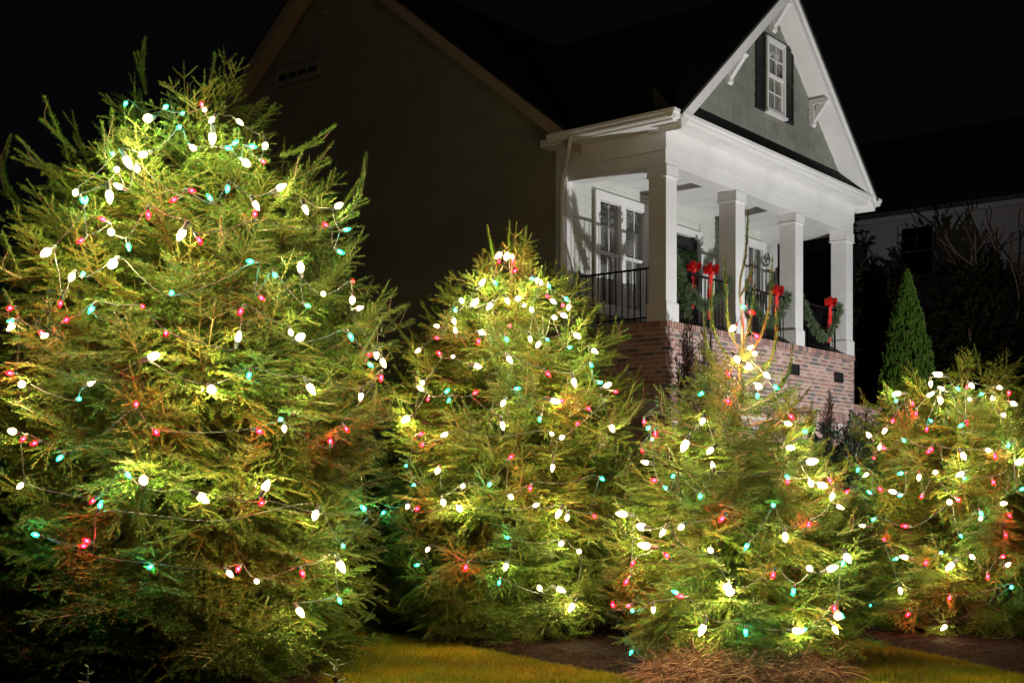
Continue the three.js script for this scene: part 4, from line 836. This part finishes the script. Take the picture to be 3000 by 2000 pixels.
// ---------------------------------------------------------------- the floodlight on the lawn that lights the porch
{
  const [x, z] = fromHouse(2.6, 8.4), y = ground(x, z), o = thing('flood_light', 'black floodlight on a ground stake aimed up at the porch', 'lamp', [x, y, z], HTURN);
  part('stake', new THREE.CylinderGeometry(0.012, 0.006, 0.3, 8).translate(0, 0.05, 0), M.black, o);
  part('bracket', tube([[-0.12, 0.34, 0], [-0.12, 0.22, 0], [0, 0.2, 0], [0.12, 0.22, 0], [0.12, 0.34, 0]], 0.01, 30, 6), M.black, o);
  const head = new THREE.Group(); head.name = 'head'; head.position.set(0, 0.36, 0); head.rotation.x = 0.62; o.add(head);
  part('housing', box(-0.11, 0.11, -0.08, 0.08, -0.02, 0.06), M.black, head);
  part('lens', box(-0.1, 0.1, -0.07, 0.07, -0.03, -0.021), glow(1, 0.98, 0.95, 12), head);
  const l = new THREE.SpotLight(new THREE.Color(1, 0.995, 0.985), 320, 0, 1.05, 0.3, 2);
  l.name = 'flood_light'; l.position.set(0, 0, -0.05); l.shadow.radius = 1.5; l.castShadow = true; l.shadow.mapSize.set(2048, 2048);
  head.add(l); l.target.position.set(0, 0, -3); head.add(l.target);
}
// ---------------------------------------------------------------- grass, straw, weeds
rnd = mulberry(88);
{
  const tuft = (() => { const s = new Strands(); for (let i = 0; i < 7; i++) { const a = R(0, 6.283), b = V(R(-0.02, 0.02), 0, R(-0.02, 0.02)), tip = b.clone().add(V(Math.cos(a) * 0.018, R(0.025, 0.05), Math.sin(a) * 0.018)), sd = V(-Math.sin(a), 0, Math.cos(a)).multiplyScalar(0.0016); s.tri(b.clone().add(sd), b.clone().sub(sd), tip, [[0.13, 0.13, 0.006], [0.19, 0.14, 0.01], [0.09, 0.12, 0.005]][i % 3]); } return s.geometry(); })();
  const list = [];
  for (let i = 0; i < 60000; i++) { const x = R(-2.4, 6.2), z = R(-14.5, -9); if (inBed(x, z)) continue; const n = fbm(x * 1.3 + 20, z * 1.3 + 40, 5), q = 0.35 + 1.2 * n * n + 0.2 * rnd(), w = (fbm(x * 2.1 + 60, z * 2.1, 9) - 0.5) * 1.3, a = R(0, 6.283); list.push([V(x, ground(x, z) - 0.012, z), V(Math.cos(a), 0, Math.sin(a)), UP, R(0.7, 1.25), [q * (1.05 + w) * R(0.9, 1.15), q, q]]); }
  tag(scatter('grass', tuft, M.dull, list, scene), 'short yellow-green lawn grass between the tree beds', 'grass', null, 'stuff');
  const straw = (() => { const s = new Strands(); for (let i = 0; i < 4; i++) { const a = arc(V(R(-0.05, 0.05), R(0, 0.03), R(-0.05, 0.05)), V(R(-1, 1), R(-0.1, 0.3), R(-1, 1)), R(0.14, 0.28), -0.5, 4); s.stem(a, 0.0022, 0.0012, [[0.2, 0.115, 0.075], [0.15, 0.085, 0.055], [0.24, 0.15, 0.1]][i % 3]); } return s.geometry(); })();
  const litter = [], mound = [];
  for (let i = 0; i < 26000; i++) { const x = R(-5.5, 6.5), z = R(-14.5, -8.3); if (!inBed(x, z) || rnd() < 0.35) continue; const q = R(0.04, 0.18); litter.push([V(x, ground(x, z) + 0.05, z), V(R(-1, 1), R(-0.2, 0.2), R(-1, 1)), UP, R(0.4, 0.9), [q, q * 0.85, q * 0.8]]); }
  tag(scatter('pine_litter', straw, M.dull, litter, scene), 'dark fallen needles and twigs scattered over the mulch beds', 'pine litter', null, 'stuff');
  for (let i = 0; i < 1700; i++) { const a = R(0, 6.283), r = Math.pow(rnd(), 0.7) * (0.7 + 0.6 * fbm(a * 1.3 + 9, 4, 6)), x = 1.9 + 0.85 * r * Math.cos(a), z = -10.05 + 0.5 * r * Math.sin(a), q = R(0.3, 0.85); mound.push([V(x, ground(x, z) + 0.04 + 0.16 * Math.max(0, 1 - r * r) * rnd(), z), V(R(-1, 1), R(-0.4, 0.7), R(-1, 1)), UP, R(0.8, 1.5), [q, q * 0.95, q * 0.95]]); }
  tag(scatter('straw_heap', straw, M.dull, mound, scene), 'loose heap of pinkish dry straw at the foot of the slender spruce', 'straw', null, 'stuff');
}
function weed(x, z, h, n, label) {
  const o = thing('weed', label, 'weed', [x, ground(x, z), z]);
  const s = arc(V(0, 0, 0), V(R(-0.1, 0.1), 1, R(-0.1, 0.1)), h, R(-0.2, 0.2), 6);
  part('stem', new THREE.TubeGeometry(new THREE.CatmullRomCurve3(s), 10, 0.005, 5), std(0.03, 0.05, 0.02), o);
  const leaf = (() => { const g = new THREE.SphereGeometry(1, 8, 5); g.scale(0.045, 0.004, 0.018).translate(0.045, 0, 0); return g; })(), mat = std(0.016, 0.032, 0.012, 0.95);
  for (let i = 0; i < n; i++) { const l = part('leaf', leaf, mat, o), k = (i + 1) / n; l.position.copy(s[Math.min(6, Math.round(k * 6))]); l.rotation.set(0, i * 2.4, R(0.1, 0.6)); l.scale.setScalar(lerp(1.5, 0.6, k)); }
}
weed(-1.33, -9.3, 0.24, 12, 'small leafy weed sticking up out of the lawn at the bottom edge');
weed(-2.95, -8.55, 0.3, 16, 'dark broad-leaved weed in the mulch under the tallest spruce');

renderer.render(scene, camera);
